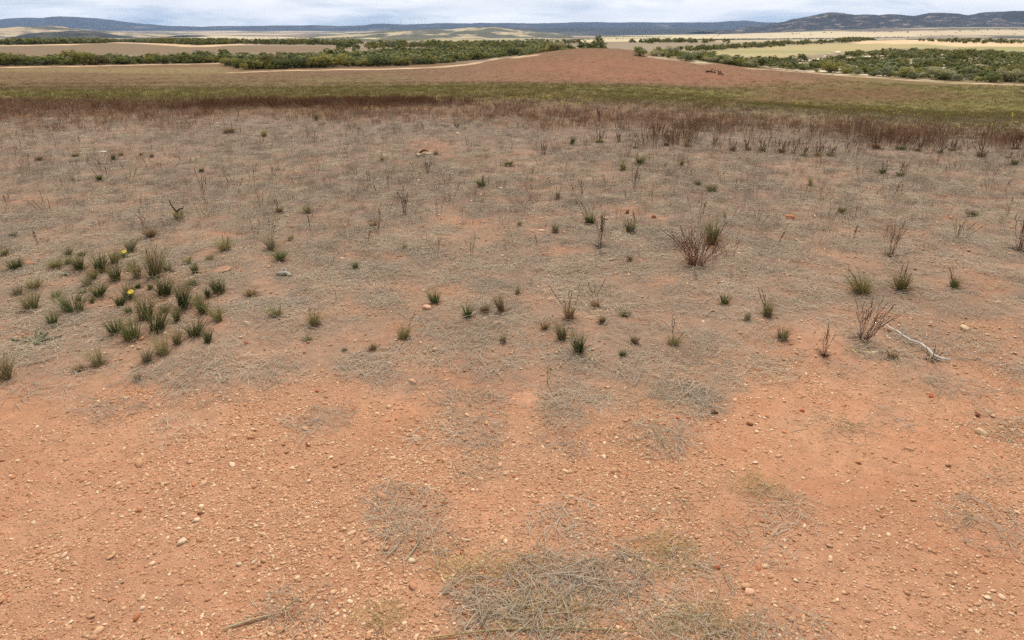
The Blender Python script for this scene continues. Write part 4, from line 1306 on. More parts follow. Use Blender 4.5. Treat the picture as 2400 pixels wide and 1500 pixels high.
# x, y (foot), width, height, colour, stalks, stalk height, extra
TUS = [
 (14, 888, 62, 62, 'o', 0, 0), (233, 856, 38, 42, 'o', 0, 0), (345, 848, 38, 36, 'k', 0, 0), (384, 830, 40, 46, 'o', 0, 0), (417, 806, 26, 34, 'o', 0, 0),
 (310, 795, 52, 54, 'g', 0, 0), (272, 783, 38, 38, 'g', 0, 0), (368, 776, 46, 62, 'g', 0, 0), (458, 786, 46, 42, 'g', 0, 0), (489, 802, 26, 32, 'g', 0, 0),
 (480, 736, 40, 42, 'g', 0, 0), (513, 752, 34, 36, 'o', 0, 0), (431, 724, 54, 62, 'g', 0, 0), (386, 692, 52, 46, 'g', 0, 0), (515, 685, 40, 34, 'g', 0, 0), (303, 703, 38, 38, 'g', 0, 0),
 (232, 696, 36, 36, 'g', 0, 0), (175, 734, 54, 50, 'g', 0, 0), (125, 762, 34, 32, 'g', 0, 0), (130, 698, 26, 24, 'k', 0, 0), (75, 727, 46, 42, 'o', 0, 0), (80, 676, 30, 28, 'o', 0, 0),
 (44, 690, 24, 24, 'k', 0, 0), (238, 638, 42, 44, 'g', 0, 0), (271, 657, 32, 36, 'g', 0, 0), (269, 621, 30, 36, 'o', 0, 0), (309, 633, 26, 30, 'k', 0, 0), (325, 651, 26, 36, 'o', 0, 0),
 (396, 637, 26, 30, 'k', 0, 0), (459, 642, 30, 28, 'g', 0, 0), (443, 619, 24, 22, 'o', 0, 0), (490, 612, 24, 20, 'o', 0, 0), (190, 633, 36, 36, 'g', 0, 0), (130, 629, 30, 30, 'o', 0, 0),
 (160, 601, 26, 24, 'k', 0, 0), (38, 631, 46, 30, 'g', 0, 0), (10, 599, 22, 20, 'o', 0, 0), (32, 556, 22, 14, 'g', 0, 0), (530, 587, 30, 32, 'o', 2, 60), (639, 587, 28, 36, 'k', 0, 0),
 (657, 611, 34, 30, 'g', 0, 0), (588, 693, 32, 24, 'b', 0, 0), (648, 742, 32, 28, 'o', 1, 50), (735, 762, 36, 34, 'o', 2, 58), (355, 558, 30, 28, 'b', 2, 80),
 (657, 500, 16, 18, 'b', 3, 50), (722, 499, 18, 20, 'o', 0, 0), (450, 669, 26, 18, 'g', 0, 0), (185, 868, 24, 18, 'b', 0, 0), (325, 892, 22, 22, 'b', 0, 0),
 (835, 632, 20, 24, 'g', 0, 0), (1020, 711, 28, 32, 'g', 0, 0), (1095, 745, 22, 32, 'g', 0, 0), (1135, 732, 32, 22, 'b', 0, 0), (1178, 733, 26, 40, 'b', 0, 0), (1213, 690, 14, 20, 'o', 0, 0),
 (946, 793, 36, 34, 'o', 1, 75), (875, 819, 28, 20, 'b', 0, 0), (1178, 803, 20, 24, 'b', 0, 0), (1318, 796, 30, 44, 'g', 0, 0), (1358, 829, 38, 56, 'g', 0, 0), (1335, 748, 38, 34, 'b', 5, 105),
 (1395, 719, 24, 20, 'b', 3, 95), (1412, 758, 22, 22, 'b', 0, 0), (1465, 740, 36, 16, 'k', 0, 0), (1485, 804, 24, 22, 'b', 0, 0), (1458, 834, 20, 22, 'g', 0, 0), (1578, 806, 34, 26, 'o', 3, 85),
 (1384, 526, 28, 28, 'g', 4, 72), (1475, 546, 28, 28, 'g', 2, 60), (1300, 545, 16, 24, 'k', 0, 0), (875, 534, 20, 18, 'b', 0, 0), (1217, 529, 12, 12, 'b', 0, 0), (948, 584, 12, 14, 'k', 0, 0),
 (1475, 612, 12, 16, 'b', 0, 0), (1130, 438, 24, 20, 'g', 3, 42), (1190, 389, 24, 16, 'g', 0, 0), (1340, 339, 14, 20, 'g', 0, 0), (1307, 467, 12, 16, 'b', 2, 48), (1500, 386, 22, 24, 'g', 0, 0), (1460, 399, 14, 20, 'o', 1, 40),
 (895, 378, 10, 12, 'o', 1, 32), (1022, 363, 10, 12, 'k', 0, 0), (1668, 573, 34, 52, 'o', 4, 72), (2020, 686, 58, 46, 'o', 3, 75), (2110, 679, 52, 42, 'o', 5, 88),
 (2235, 675, 28, 30, 'g', 3, 76), (1698, 712, 26, 28, 'g', 0, 0), (1797, 742, 32, 38, 'o', 3, 78), (1832, 796, 34, 32, 'o', 0, 0), (2090, 840, 26, 22, 'b', 0, 0), (1750, 751, 20, 26, 'k', 0, 0),
 (1970, 501, 20, 18, 'g', 0, 0), (2280, 509, 24, 16, 'g', 1, 30), (1635, 436, 14, 16, 'g', 0, 0), (1668, 449, 24, 20, 'k', 2, 30), (2070, 409, 16, 16, 'g', 2, 32), (2109, 413, 16, 12, 'g', 4, 44),
 (2374, 391, 20, 20, 'g', 0, 0), (1898, 435, 10, 18, 'o', 0, 0), (1597, 388, 10, 12, 'g', 0, 0), (234, 424, 16, 18, 'g', 1, 40), (266, 376, 14, 16, 'g', 1, 26), (178, 368, 16, 12, 'b', 0, 0), (93, 376, 18, 12, 'b', 0, 0),
 (283, 365, 10, 10, 'b', 0, 0), (330, 365, 12, 10, 'b', 0, 0), (356, 369, 10, 10, 'b', 0, 0), (620, 320, 14, 16, 'o', 0, 0), (537, 312, 26, 16, 'b', 0, 0), (473, 403, 14, 12, 'g', 0, 0), (743, 283, 10, 20, 'k', 0, 0),
 (808, 822, 14, 12, 'k', 0, 0), (1470, 500, 8, 12, 'b', 0, 0), (772, 583, 18, 12, 'k', 0, 0), (683, 562, 16, 12, 'b', 0, 0), (720, 796, 26, 14, 'k', 0, 0), (1275, 772, 22, 24, 'b', 0, 0), (2085, 322, 18, 30, 'b', 0, 0),
]
_rt = np.random.default_rng(777)
for _k in range(26):
    _x = float(_rt.normal(330, 110)); _y = float(_rt.normal(690, 55))
    if 15 < _x < 620 and 590 < _y < 830 and all(math.hypot(_x - t[0], 1.6 * (_y - t[1])) > 24 for t in TUS):
        _s = float(_rt.uniform(14, 30))
        TUS.append((int(_x), int(_y), int(_s), int(_s * _rt.uniform(.8, 1.3)), 'ggok'[_k % 4], 0, 0))
LANDMARKS = [(326, 710, 'yellow-flowered tussock'), (363, 645, 'tall olive stalk clump'), (75, 780, 'sprawling grey herb'), (1630, 600, 'big dry bush'), (2150, 810, 'white fallen branch'), (2025, 770, 'wide seed stalk bush'),
             (1003, 722, 'flat pink stone'), (665, 645, 'grey driftwood piece'), (950, 480, 'lone dark stalk plant'), (418, 500, 'broken dark stem plant'), (1532, 510, 'round red stone'), (1851, 513, 'orange stone'),
             (2385, 560, 'right edge stalk bush'), (1405, 560, 'upright dark stalk plant'), (1235, 932, 'pale ant mound'), (1487, 420, 'thin stalk fan'), (240, 357, 'white lump'), (1070, 300, 'red burrow mound'), (580, 760, 'beige flat stone'),
             (1932, 800, 'thin bare stalk plant'), (1003, 395, 'twiggy double stalk'), (1680, 1332, 'small red stone'), (2090, 560, 'tall thin stalk plant')]

def relation(px, py):
    best = min(LANDMARKS, key=lambda q: math.hypot(q[0] - px, 1.6 * (q[1] - py)))
    ddx = px - best[0]; ddy = (py - best[1]) * 1.6
    d = math.hypot(ddx, ddy)
    near = 'close ' if d < 70 else ('well ' if d > 220 else '')
    if abs(ddx) > 2.2 * abs(ddy): w = 'left of' if ddx < 0 else 'right of'
    elif abs(ddy) > 2.2 * abs(ddx): w = 'behind' if ddy < 0 else 'in front of'
    else: w = ('behind and ' if ddy < 0 else 'in front and ') + ('left of' if ddx < 0 else 'right of')
    if near == 'close ' and w == 'left of': near = 'just '
    if near == 'close ': near = 'just '
    return near + w + ' the ' + best[2], d

USED = {}
def unique_labels(rows):
    """label for every tussock from its look and the landmark next to it; ties are ordered by nearness"""
    base = {}
    for i, t in enumerate(rows):
        px, py, w, h, c, st, sh = t[:7]
        area = w * h * (450.0 / max(py, 300)) ** 2
        size = 'tiny' if area < 260 else ('small' if area < 520 else ('mid-sized' if area < 1000 else 'large'))
        rel, d = relation(px, py)
        extra = '' if not st else (' with one seed stalk' if st == 1 else ' with seed stalks')
        lab = '%s %s grass tussock%s %s' % (size, CWORD[c], extra, rel)
        if len(lab.split()) > 13: lab = '%s %s tussock%s %s' % (size, CWORD[c], extra, rel)
        if len(lab.split()) > 14: lab = '%s %s tussock %s' % (size, CWORD[c], rel)
        base.setdefault(lab, []).append((d, i))
    out = [None] * len(rows)
    ords = ['nearest'] + [w + ' nearest' for w in ('second', 'third', 'fourth', 'fifth', 'sixth', 'seventh', 'eighth', 'ninth')]
    for lab, lst in base.items():
        lst.sort()
        for k, (d, i) in enumerate(lst):
            out[i] = lab if len(lst) == 1 else '%s, %s' % (lab, ords[min(k, 8)])
    return out

def build_plants():
    r = np.random.default_rng(71)
    labs = unique_labels(TUS)
    for t, lab in zip(TUS, labs):
        tussock(*t[:5], lab, r, stalks=t[5], sh=t[6], lean=0.45)
    tussock(342, 748, 48, 58, 'g', 'green grass tussock bearing one yellow flower in the left cluster', r, flower=(326, 708))
    tussock(290, 604, 34, 16, 'g', 'low dark green tuft with a small yellow flower behind the left cluster', r, flower=(298, 584))
    tussock(364, 652, 50, 62, 'o', 'tall olive and brown stalk clump, tallest of the left tussock cluster', r, stalks=8, sh=88, lean=0.3)
    tussock(418, 516, 24, 26, 'o', 'small olive tussock with a thick broken dark stem, left of centre', r)
    p = at(418, 516); m = mpp(p)
    e = empty('broken_stem', p)
    for pts in ([(0, 0), (-4, 20), (-13, 34), (-14, 44)], [(-3, 18), (6, 24), (14, 26), (15, 30)]):
        Pn = np.array([[[a * m, 0.02, b * m * 1.05] for a, b in pts]])
        place('branch', mesh_from('broken_branch', *strands(Pn, np.array([[.009, .008, .006, .004]]), 6), M_STALK), e, color=lin(86, 78, 58))
    tag(e, 'thick dark forked stem standing broken out of a small olive tussock', 'dry plant')
    # big dry bushes
    stalk_bush(1630, 625, 160, 100, 60, 'big dry red brown bush fanning out of a dark base, right of centre', r)
    stalk_bush(2022, 797, 104, 104, 22, 'wide leaning bush of bare seed stalks left of the white branch', r, (104, 72, 58), leanx=0.25)
    stalk_bush(2088, 602, 34, 86, 9, 'tall stalk plant standing just behind the two olive tussocks at right', r, base_dark=True)
    stalk_bush(2388, 588, 62, 92, 14, 'tall dark stalk bush cut by the right picture edge', r, (96, 70, 56))
    stalk_bush(1406, 581, 24, 84, 7, 'upright dark stalk plant left of the big dry bush', r, (92, 62, 48))
    stalk_bush(1933, 834, 34, 84, 6, 'thin bare stalk plant in front and left of the wide seed stalk bush', r, (96, 74, 58), fork=.2)
    stalk_bush(950, 503, 28, 58, 8, 'lone dark stalk plant in the middle of the grey field', r, (88, 66, 52), base_dark=False, fork=.2)
    stalk_bush(1003, 409, 18, 36, 5, 'twiggy pair of dark stalks behind the lone stalk plant', r, (92, 72, 58), base_dark=False)
    stalk_bush(1487, 441, 44, 56, 7, 'thin open fan of stalks right of the middle, behind the red stone', r, (112, 92, 76), base_dark=False)
    stalk_bush(1275, 363, 18, 36, 5, 'small dark stalk plant in front of the thicket left end', r, (100, 74, 58), base_dark=False)
    stalk_bush(1365, 456, 22, 36, 5, 'faint stalk clump behind the forked green tussock', r, (110, 88, 70), base_dark=False)
    stalk_bush(2182, 846, 60, 56, 4, 'two stiff brown stems rising beside the thick end of the white branch', r, (94, 74, 58), fork=.1)
    stalk_bush(1284, 896, 16, 46, 3, 'thin upright green sprig beside the pale ant mound', r, (104, 116, 72), knob=1.6, base_dark=False, fork=.2, name='green_sprig')
    stalk_bush(788, 706, 10, 36, 2, 'single thin green sprig left of centre among grey straw', r, (112, 114, 86), knob=2.0, base_dark=False, fork=0, name='green_sprig')
    stalk_bush(335, 556, 10, 66, 2, 'single tall thin stalk rising behind the brown tussock at left', r, (110, 92, 70), base_dark=False, fork=0)
    stalk_bush(1405, 284, 16, 36, 6, 'dark upright stalk clump on the heath behind the thicket', r, (92, 66, 52), base_dark=False)
    stalk_bush(2380, 350, 40, 44, 10, 'dark stalk clump at the right end of the thicket', r, (98, 70, 56))
    stalk_bush(1072, 300, 20, 12, 8, 'dark little twig bush on the red burrow mound', r, (84, 60, 48))
    # low sprawling herb
    p = at(85, 800); m = mpp(p)
    e = empty('sprawling_herb', p)
    for k in range(11):
        a = r.uniform(0, 6.28); L = r.uniform(30, 62) * m
        s = np.linspace(0, 1, 14)[:, None]
        P = np.array([math.cos(a) * L, math.sin(a) * L * .8, 0]) * s + np.array([0, 0, 1.0]) * (0.35 * L * r.uniform(.2, 1.3)) * s ** 1.4 + r.normal(0, .004, (14, 3)) * s
        P[:, 2] = np.maximum(P[:, 2], 0.006)
        o = place('stem', mesh_from('herb_stem', *strands(P[None], knob_radius(r, 1, 14, .0022, .0075, .15), 5), M_STALK), e, color=lin(120, 122, 92) * r.uniform(.85, 1.1))
    tag(e, 'sprawling grey-green herb with lifted arms at the left edge', 'herb')
    # front row of the thicket: clumps one can pick apart
    fr = [(1405, 336, 26, 40), (1450, 334, 20, 36), (1490, 348, 18, 30), (1560, 342, 26, 40), (1610, 344, 24, 44), (1672, 340, 18, 34), (1716, 353, 26, 44), (1752, 352, 22, 42), (1786, 357, 34, 60), (1832, 357, 26, 44), (1860, 360, 16, 26),
          (1880, 366, 28, 36), (1915, 368, 34, 56), (1946, 368, 24, 44), (2055, 350, 36, 62), (2110, 352, 38, 62), (2150, 356, 24, 42), (2200, 362, 22, 44), (2230, 356, 30, 46), (2300, 368, 30, 56), (2365, 372, 22, 30), (1987, 360, 10, 14), (2010, 362, 12, 16)]
    ords = ['first', 'second', 'third', 'fourth', 'fifth', 'sixth', 'seventh', 'eighth', 'ninth', 'tenth', 'eleventh', 'twelfth', 'thirteenth', 'fourteenth', 'fifteenth', 'sixteenth', 'seventeenth', 'eighteenth', 'nineteenth', 'twentieth', 'twenty-first', 'twenty-second', 'twenty-third']
    fr.sort()
    for k, (px, py, w, h) in enumerate(fr):
        e = tussock(px, py, w * 0.7, h * 0.26, 'bbk'[k % 3], 'brown seed stalk clump on green base, %s from left along the thicket front' % ords[k], r, stalks=6 if h > 30 else 2, sh=h * 0.8, lean=0.45, name='stalk_clump')
        e['group'] = 'stalk clumps along the thicket front'
build_plants()

# ------------------------------------------------------------------ dry grass mats on the bare soil
def build_mats():
    r = np.random.default_rng(81)
    mc = {'g': lin(220, 200, 166, .92), 's': lin(232, 212, 178, .92), 'y': lin(220, 198, 142, .92)}
    for (px, py, rx, ry, c, lab), e_ in zip(MATS, MAT_E):
        p = at(px, py); m = mpp(p)
        ex = rx * m; ey = max(e_[3] * 0.9, 0.03)
        e = empty('dry_grass_mat', p)
        area = ex * ey
        n = int(np.clip(9000 * area, 60, 1300) * (2.2 if c == 'y' else 0.55))
        if c == 's': n = int(n * 0.4) + 20
        a = r.random(n) * 6.28; q = np.sqrt(r.random(n))
        bx = np.cos(a) * q * ex * 0.9; by = np.sin(a) * q * ey * 0.9
        L = r.uniform(0.025, 0.085, n) * {'y': 0.7, 'g': 1.0, 's': 1.4}[c]
        d = r.random(n) * 6.28
        K = 5; s = np.linspace(0, 1, K)
        ang = d[:, None] + r.normal(0, 1.3 if c == 'y' else 0.9, n)[:, None] * (s - 0.5)
        stp = (L / (K - 1))[:, None]
        X = bx[:, None] + np.cumsum(np.cos(ang) * stp, 1); Y = by[:, None] + np.cumsum(np.sin(ang) * stp, 1)
        hz = 0.022 * (1 - q ** 2)
        Z = (r.random(n) ** 1.3 * hz)[:, None] + r.normal(0, 0.008, (n, 1)) * (s - 0.3)
        if c == 'y': Z += 0.035 * s[None, :] * r.random((n, 1)) * (1 - q[:, None] ** 2 * 0.7)
        Zg = H(p[0] + X, p[1] + Y) - p[2]
        Z = np.maximum(Z, 0.0012) + Zg
        R = (r.uniform(0.0005, 0.0011, n) * {'y': 0.75, 'g': 0.75, 's': 1.2}[c])[:, None] * np.array([.8, 1, 1, .8, .4])
        V, F = strands(np.stack([X, Y, Z], -1), R)
        h2 = n // 2
        nv = K * 3; nf = (K - 1) * 3
        tag(place('straw', mesh_from('mat_straw', V[:h2 * nv], F[:h2 * nf], M_DRYBL), e, color=mc[c]), kind='stuff')
        tag(place('straw', mesh_from('mat_straw', V[h2 * nv:], F[h2 * nf:] - h2 * nv, M_DRYBL), e, color=mc[c] * np.array([.84, .82, .80])), kind='stuff')  # second half of the straws coloured darker to imitate shadow within the mat
        nt = 7 if c == 's' else (5 if c == 'g' else 2)
        for k in range(nt):
            a = r.random() * 6.28; L = r.uniform(0.5, 1.0) * max(0.10, min(0.28, ex * 1.2))
            s2 = np.linspace(0, 1, 8)
            ang = a + r.normal(0, 0.5) * s2
            x0, y0 = r.normal(0, ex * 0.35), r.normal(0, ey * 0.35)
            X = x0 + np.cumsum(np.cos(ang)) * L / 8; Y = y0 + np.cumsum(np.sin(ang)) * L / 8
            Z = H(p[0] + X, p[1] + Y) - p[2] + 0.006 + 0.012 * np.sin(s2 * 3.0) + 0.01 * r.random()
            place('stem', mesh_from('mat_stem', *strands(np.stack([X, Y, Z], -1)[None], np.array([np.linspace(.0015, .0008, 8)]), 5), M_DRYBL), e, color=lin(206, 186, 152) * r.uniform(.75, 1.05))
        tag(e, lab, 'dry grass', 'dry grass mats on the bare soil')
build_mats()

# ------------------------------------------------------------------ stones
def build_stones():
    r = np.random.default_rng(91)
    shapes = [stone_mesh('stone_shape_%d' % i, r, ICO2, M_ROCK, r.uniform(.45, .75), 10) for i in range(10)]
    T = {'red': (200, 106, 74), 'orange': (222, 144, 100), 'pink': (240, 188, 154), 'tan': (234, 184, 136), 'white': (252, 222, 184), 'beige': (240, 206, 164), 'brown': (158, 102, 72), 'dark': (116, 80, 60)}
    S = [(1532, 510, 18, 'red', 'round red stone on grey straw behind the big dry bush'), (1851, 513, 24, 'orange', 'orange stone on grey grass at right, well behind the bushes'), (1003, 723, 26, 'pink', 'flat pink stone in the grey straw near the middle'),
         (580, 760, 24, 'beige', 'beige flat stone right of the left tussock cluster'), (577, 805, 16, 'red', 'small red stone below the beige flat stone'), (743, 917, 14, 'red', 'bright red stone at the upper left edge of the bare soil'),
         (1085, 1297, 17, 'orange', 'square orange brown block stone below the grey mat with stalks'), (1680, 1332, 18, 'red', 'small red stone inside the grey mat, bottom right of centre'), (1757, 1416, 17, 'tan', 'egg-shaped tan stone beside the thick yellow grass'),
         (1755, 1391, 30, 'pink', 'flat pale stone just above the egg-shaped tan stone'), (428, 1272, 26, 'white', 'long white shell-like stone on the left bare soil'), (968, 898, 22, 'pink', 'pink lump at the top edge of the bare soil'),
         (510, 633, 66, 'pink', 'broad buried pink slab right of the left tussock cluster'), (68, 620, 24, 'orange', 'orange stone beside a dark tussock at the left edge'), (1183, 1207, 12, 'white', 'round white pebble in the middle of the bare soil'),
         (1140, 993, 16, 'tan', 'round tan stone below the pale ant mound'), (1095, 974, 18, 'pink', 'pink stone left of the ant mound'), (1945, 1281, 18, 'pink', 'pink stone in the right bare soil, lower part'), (2057, 1196, 14, 'beige', 'yellowish angular stone on right bare soil'),
         (1879, 964, 14, 'red', 'red chip on upper right bare soil'), (2182, 930, 20, 'red', 'dark red stone at the upper right edge of bare soil'), (320, 1449, 24, 'orange', 'pale orange stone near the bottom left corner'), (562, 1323, 16, 'white', 'left of two white stones, lower left soil'),
         (596, 1318, 16, 'white', 'right of two white stones, lower left soil'), (722, 1046, 18, 'brown', 'red brown block on the left bare soil'), (545, 1090, 22, 'white', 'flat white stone on the left bare soil'), (447, 1084, 20, 'pink', 'pale stone left of the flat white stone'),
         (328, 1196, 20, 'orange', 'orange stone in mid left bare soil'), (1673, 969, 24, 'dark', 'dark curled bark-like chip above right bare soil'), (1758, 995, 18, 'brown', 'brown block stone beside the dark chip'), (2297, 1016, 30, 'beige', 'large beige stone at the right soil edge'),
         (2290, 974, 20, 'brown', 'brown block above the large beige stone'), (2262, 772, 26, 'beige', 'beige stone right of the white branch'), (2050, 827, 18, 'white', 'white stone in front of the white branch'), (2338, 710, 16, 'white', 'small white stone on grey straw near the right edge'),
         (1340, 1207, 12, 'pink', 'pink pebble right of the round white pebble'), (1072, 314, 14, 'white', 'white stone in front of the red burrow mound'), (1022, 404, 10, 'pink', 'pink stone behind the lone stalk plant'), (1141, 402, 12, 'orange', 'small orange stone left of the middle green tuft'),
         (1425, 909, 14, 'pink', 'pink stone among straw right of the ant mound'), (2240, 1345, 14, 'white', 'white chip near the lower right corner'), (1865, 1362, 14, 'white', 'pointed white stone on lower right soil'), (2030, 1456, 18, 'pink', 'pink stone at the bottom right of the soil'),
         (2290, 1417, 18, 'tan', 'tan stone low at the right edge'), (1885, 1235, 18, 'white', 'white lump on the right bare soil'), (470, 1205, 16, 'brown', 'brown stone right of the orange stone in mid left'), (1040, 1183, 16, 'brown', 'rough brown clod left of the round white pebble'),
         (965, 1155, 18, 'orange', 'orange stone in the centre of the bare soil'), (890, 1115, 16, 'pink', 'pinkish stone left of the small grey mat'), (1080, 1106, 14, 'pink', 'pink stone touching the small grey mat'), (1325, 1000, 14, 'tan', 'tan stone below the dense grey heap'),
         (1590, 982, 18, 'orange', 'orange stone right of the grey mat'), (1205, 1118, 12, 'orange', 'orange pebble right of the small grey mat'), (1253, 1155, 14, 'tan', 'tan pebble below the small grey mat')]
    for i, (px, py, w, c, lab) in enumerate(S):
        p = at(px, py); s = w * mpp(p) * 0.5
        slab = 'slab' in lab
        fl = 0.13 if slab else r.uniform(.75, 1.1)
        o = place('stone', shapes[i % 10], loc=(p[0], p[1], p[2] + (0.0 if slab else s * 0.22)), rot=(r.normal(0, .15), r.normal(0, .15), 0 if slab else r.random() * 6.28), scale=(s * 1.08, s * r.uniform(.8, 1.05), s * fl),
                  color=(lin(190, 146, 116) if slab else lin(*T[c]) * r.uniform(.9, 1.02)))
        tag(o, lab, 'stone')
    # anonymous pebbles large enough to pick apart
    names = [('left', 'on the left bare soil'), ('middle', 'on the middle bare soil'), ('right', 'on the right bare soil')]
    cw = [('orange', 'orange'), ('pink', 'pink'), ('tan', 'tan'), ('white', 'whitish'), ('beige', 'beige'), ('orange', 'orange'), ('tan', 'tan')]
    cnt = 0
    while cnt < 215:
        px = r.uniform(5, 2395); py = 880 + 615 * r.random() ** 0.8
        p = at(px, py)
        if f_soil(np.array([p[0]]), np.array([p[1]]))[0] < 0.5: continue
        if any(math.hypot(px - q[0], py - q[1]) < 26 for q in S): continue
        s = r.uniform(4.5, 7.5) * mpp(p)
        if r.random() < .12: s *= 1.4
        c, wd = cw[int(r.integers(0, len(cw)))]
        o = place('pebble', shapes[int(r.integers(0, 10))], loc=(p[0], p[1], p[2] + s * 0.12), rot=(r.normal(0, .2), r.normal(0, .2), r.random() * 6.28), scale=(s * r.uniform(.8, 1.3), s * r.uniform(.7, 1), s * r.uniform(.5, .9)),
                  color=lin(*T[c]) * r.uniform(.88, 1.05))
        side = names[0] if px < 800 else (names[1] if px < 1600 else names[2])
        zone = 'near the bottom edge' if py > 1250 else ('in the middle distance' if py > 1050 else 'toward the straw')
        tag(o, 'small %s pebble %s, %s' % (wd, side[1], zone), 'pebble', '%s pebbles %s, %s' % (wd, side[1], zone))
        cnt += 1
    # low pale mound of sifted sand
    p = at(1236, 936); rad = 26 * mpp(p)
    a = np.linspace(0, 2 * math.pi, 28, endpoint=False)
    q = np.linspace(0, 1, 9)[1:]
    V = [np.array([[0, 0, 0.018]])]
    for t in q:
        rr_ = rad * t * (1 + 0.16 * np.sin(3 * a + 1.0) + 0.1 * np.sin(5 * a + 2.2) + r.normal(0, .03, len(a)))
        V.append(np.stack([rr_ * np.cos(a), rr_ * np.sin(a) * 1.5, 0.018 * (1 - t ** 1.6) - 0.004 * t + r.normal(0, .0008, len(a))], 1))
    V = np.concatenate(V)
    V[:, 2] += H(p[0] + V[:, 0], p[1] + V[:, 1]) - p[2] + 0.002
    n = len(a); F = []
    for j in range(n): F.append([0, 1 + j, 1 + (j + 1) % n, 1 + (j + 1) % n])
    for k in range(len(q) - 1):
        b0 = 1 + k * n; b1 = b0 + n
        for j in range(n): F.append([b0 + j, b1 + j, b1 + (j + 1) % n, b0 + (j + 1) % n])
    me = bpy.data.meshes.new('ant_mound')
    me.from_pydata(V.tolist(), [], [f[:3] if f[2] == f[3] else f for f in F])
    me.polygons.foreach_set('use_smooth', [True] * len(me.polygons))
    me.materials.append(M_ROCK)
    o = place('ant_mound', me, loc=p, color=lin(204, 154, 122))
    tag(o, 'low pale pink ant mound of fine sand near the centre of the soil edge', 'ant mound')
    # pale lump and burrow mound farther back
    p = at(240, 358)
    s = 9 * mpp(p)
    o = place('white_lump', shapes[2], loc=(p[0], p[1], p[2] + s * .1), scale=(s * 1.2, s, s * .7), color=lin(222, 214, 196))
    tag(o, 'white lump of limestone on the grey field at far left', 'stone')
    p = at(1062, 302); s = 40 * mpp(p)
    o = place('burrow_mound', shapes[4], loc=(p[0], p[1], p[2] - s * .12), scale=(s, s * .6, s * .3), color=lin(150, 92, 68))
    tag(o, 'low red burrow mound of dug earth on the far grey field', 'mound')
build_stones()

# ------------------------------------------------------------------ dead wood
def ground_path(pts, lift):
    out = []
    for (px, py), l in zip(pts, lift):
        x, y, z = at(px, py); out.append((x, y, z + l))
    return np.array(out)

def smooth_path(P, n):
    P = np.asarray(P); k = len(P)
    t = np.linspace(0, k - 1, n)
    out = np.empty((n, 3))
    for i, tt in enumerate(t):
        j = min(int(tt), k - 2); f = tt - j
        p0 = P[max(j - 1, 0)]; p1 = P[j]; p2 = P[j + 1]; p3 = P[min(j + 2, k - 1)]
        out[i] = 0.5 * ((2 * p1) + (-p0 + p2) * f + (2 * p0 - 5 * p1 + 4 * p2 - p3) * f * f + (-p0 + 3 * p1 - 3 * p2 + p3) * f ** 3)
    return out

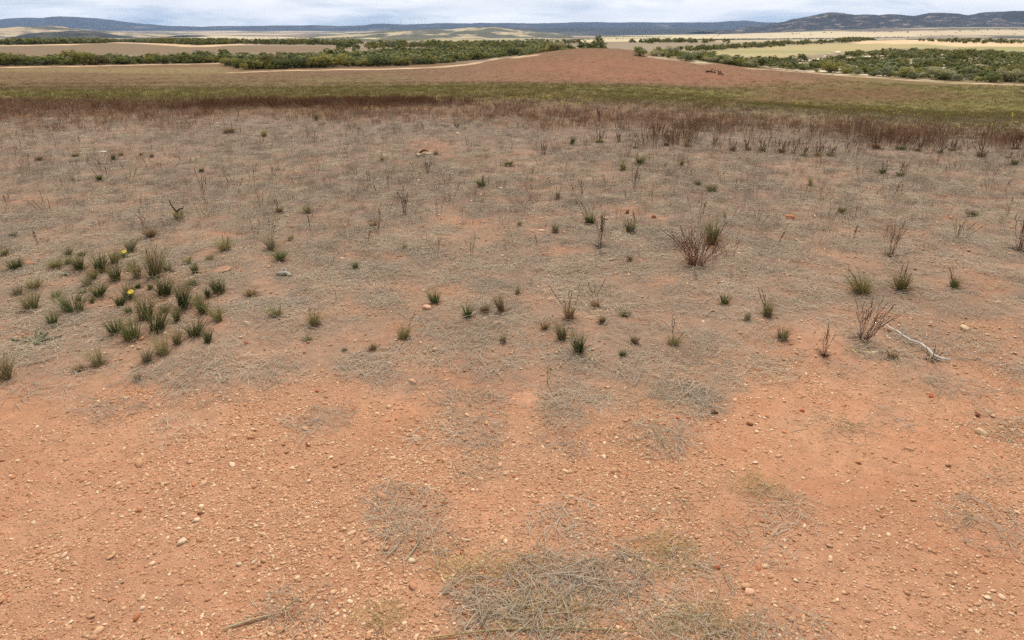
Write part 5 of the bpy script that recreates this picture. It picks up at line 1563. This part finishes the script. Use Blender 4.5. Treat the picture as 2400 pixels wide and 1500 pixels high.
def build_wood():
    r = np.random.default_rng(95)
    main = ground_path([(2225, 849), (2190, 840), (2160, 818), (2128, 806), (2104, 790), (2085, 780), (2075, 772), (2057, 768)], [.012, .016, .026, .028, .03, .03, .028, .02])
    base = main[0].copy()
    e = empty('fallen_branch', tuple(base))
    P = smooth_path(main - base, 30)
    P += r.normal(0, .0012, P.shape)
    place('limb', mesh_from('branch_limb', *strands(P[None], np.array([np.interp(np.linspace(0, 1, 30), [0, .15, .5, .85, 1], [.0058, .0068, .005, .0032, .0016])]), 8), M_WOOD, True), e, color=lin(210, 202, 192))
    for i0, tip in ((15, (2116, 773)), (26, (2077, 757)), (9, (2150, 826))):
        q = P[i0]
        m = mpp(tuple(base))
        h = 0.075 if i0 != 9 else 0.015
        T = np.array([q, q + [-0.004, 0.004, h * .5], q + [0.003, 0.008, h]])
        place('twig', mesh_from('branch_twig', *strands(T[None], np.array([[.003, .0024, .0014]]), 6), M_WOOD), e, color=lin(206, 198, 188))
    tag(e, 'bleached white fallen branch lying on the straw at right', 'branch')
    # grey driftwood-like piece
    m0 = ground_path([(648, 645), (660, 647), (672, 646), (682, 650)], [.012, .02, .018, .01])
    e = empty('dead_wood', tuple(m0[0]))
    place('limb', mesh_from('wood_limb', *strands(smooth_path(m0 - m0[0], 12)[None], np.array([np.interp(np.linspace(0, 1, 12), [0, .5, 1], [.006, .02, .008])]), 7), M_WOOD, True), e, color=lin(186, 176, 160))
    place('knot', mesh_from('wood_knot', *strands(np.array([[[.04, 0, .02], [.055, .01, .035], [.07, .015, .03]]]), np.array([[.01, .009, .003]]), 6), M_WOOD), e, color=lin(176, 166, 150))
    tag(e, 'grey driftwood-like dead wood piece on straw, left of centre', 'dead wood')
    m0 = ground_path([(977, 368), (990, 366), (1000, 366), (1010, 363)], [.02, .03, .03, .02])
    e = empty('dead_wood', tuple(m0[0]))
    place('limb', mesh_from('wood_limb', *strands(smooth_path(m0 - m0[0], 10)[None], np.array([np.linspace(.02, .01, 10)]), 7), M_WOOD, True), e, color=lin(206, 190, 164))
    place('bark', mesh_from('wood_bark', *strands(np.array([[[.03, .05, .03], [.09, .06, .06], [.16, .05, .05]]]), np.array([[.012, .016, .004]]), 6), M_WOOD), e, color=lin(110, 86, 66))
    tag(e, 'pale stick with a dark bark piece on the far grey field', 'dead wood')
    for (pts, rad, col, lab) in [([(1388, 831), (1382, 838), (1383, 846)], .004, (214, 200, 120), 'yellow dead leaf right of the tallest green tussock'), ([(1997, 821), (2004, 829), (2013, 835)], .004, (214, 200, 120), 'yellow dead leaf in front of the wide seed stalk bush'),
                                 ([(520, 1480), (600, 1455), (660, 1440)], .004, (202, 184, 150), 'long pale straw sheaf at the lower left'), ([(1000, 1500), (1150, 1482), (1300, 1476), (1440, 1482), (1500, 1484)], .0035, (190, 172, 122), 'long yellow stem lying along the bottom edge'),
                                 ([(1145, 1435), (1190, 1452), (1230, 1457)], .0028, (206, 192, 166), 'pale thin stem lying right of the twig comb'), ([(1320, 1330), (1370, 1318), (1400, 1312)], .0028, (200, 186, 158), 'pale stem pointing right in the bottom grass'),
                                 ([(905, 1310), (930, 1285), (945, 1262)], .003, (206, 190, 160), 'straight pale stalk at the left of the long grey mat'), ([(950, 1318), (975, 1285), (992, 1255)], .003, (206, 190, 160), 'straight pale stalk in the middle of the long grey mat'),
                                 ([(60, 860), (110, 848), (135, 838)], .003, (150, 126, 98), 'dark straw lying in front of the left tussocks')]:
        m0 = ground_path(pts, [.008] * len(pts))
        o = place('fallen_leaf' if 'leaf' in lab else 'fallen_straw', mesh_from('lying_stem', *strands(smooth_path(m0 - m0[0], 14)[None], np.array([rad * np.interp(np.linspace(0, 1, 14), [0, .4, 1], [.6, 1, .3])]), 5), M_DRYBL, True), loc=tuple(m0[0]), color=lin(*col))
        tag(o, lab, 'leaf' if 'leaf' in lab else 'straw')
build_wood()

# ------------------------------------------------------------------ haze
def build_haze():
    V = np.array([[sx * 32000, yy, zz] for sx in (-1, 1) for yy in (-300, 15500) for zz in (-110, 300)], float)
    F = np.array([[0, 1, 3, 2], [4, 6, 7, 5], [0, 4, 5, 1], [2, 3, 7, 6], [0, 2, 6, 4], [1, 5, 7, 3]])
    m = bpy.data.materials.new('haze'); m.use_nodes = True
    N = m.node_tree.nodes; N.clear()
    out = N.new('ShaderNodeOutputMaterial'); v = N.new('ShaderNodeVolumePrincipled')
    v.inputs['Color'].default_value = (0.44, 0.63, 1.0, 1)
    v.inputs['Density'].default_value = 0.000036
    v.inputs['Anisotropy'].default_value = 0.0
    m.node_tree.links.new(v.outputs[0], out.inputs['Volume'])
    o = place('haze', mesh_from('haze', V, F, m))
    tag(o, kind='stuff')
build_haze()
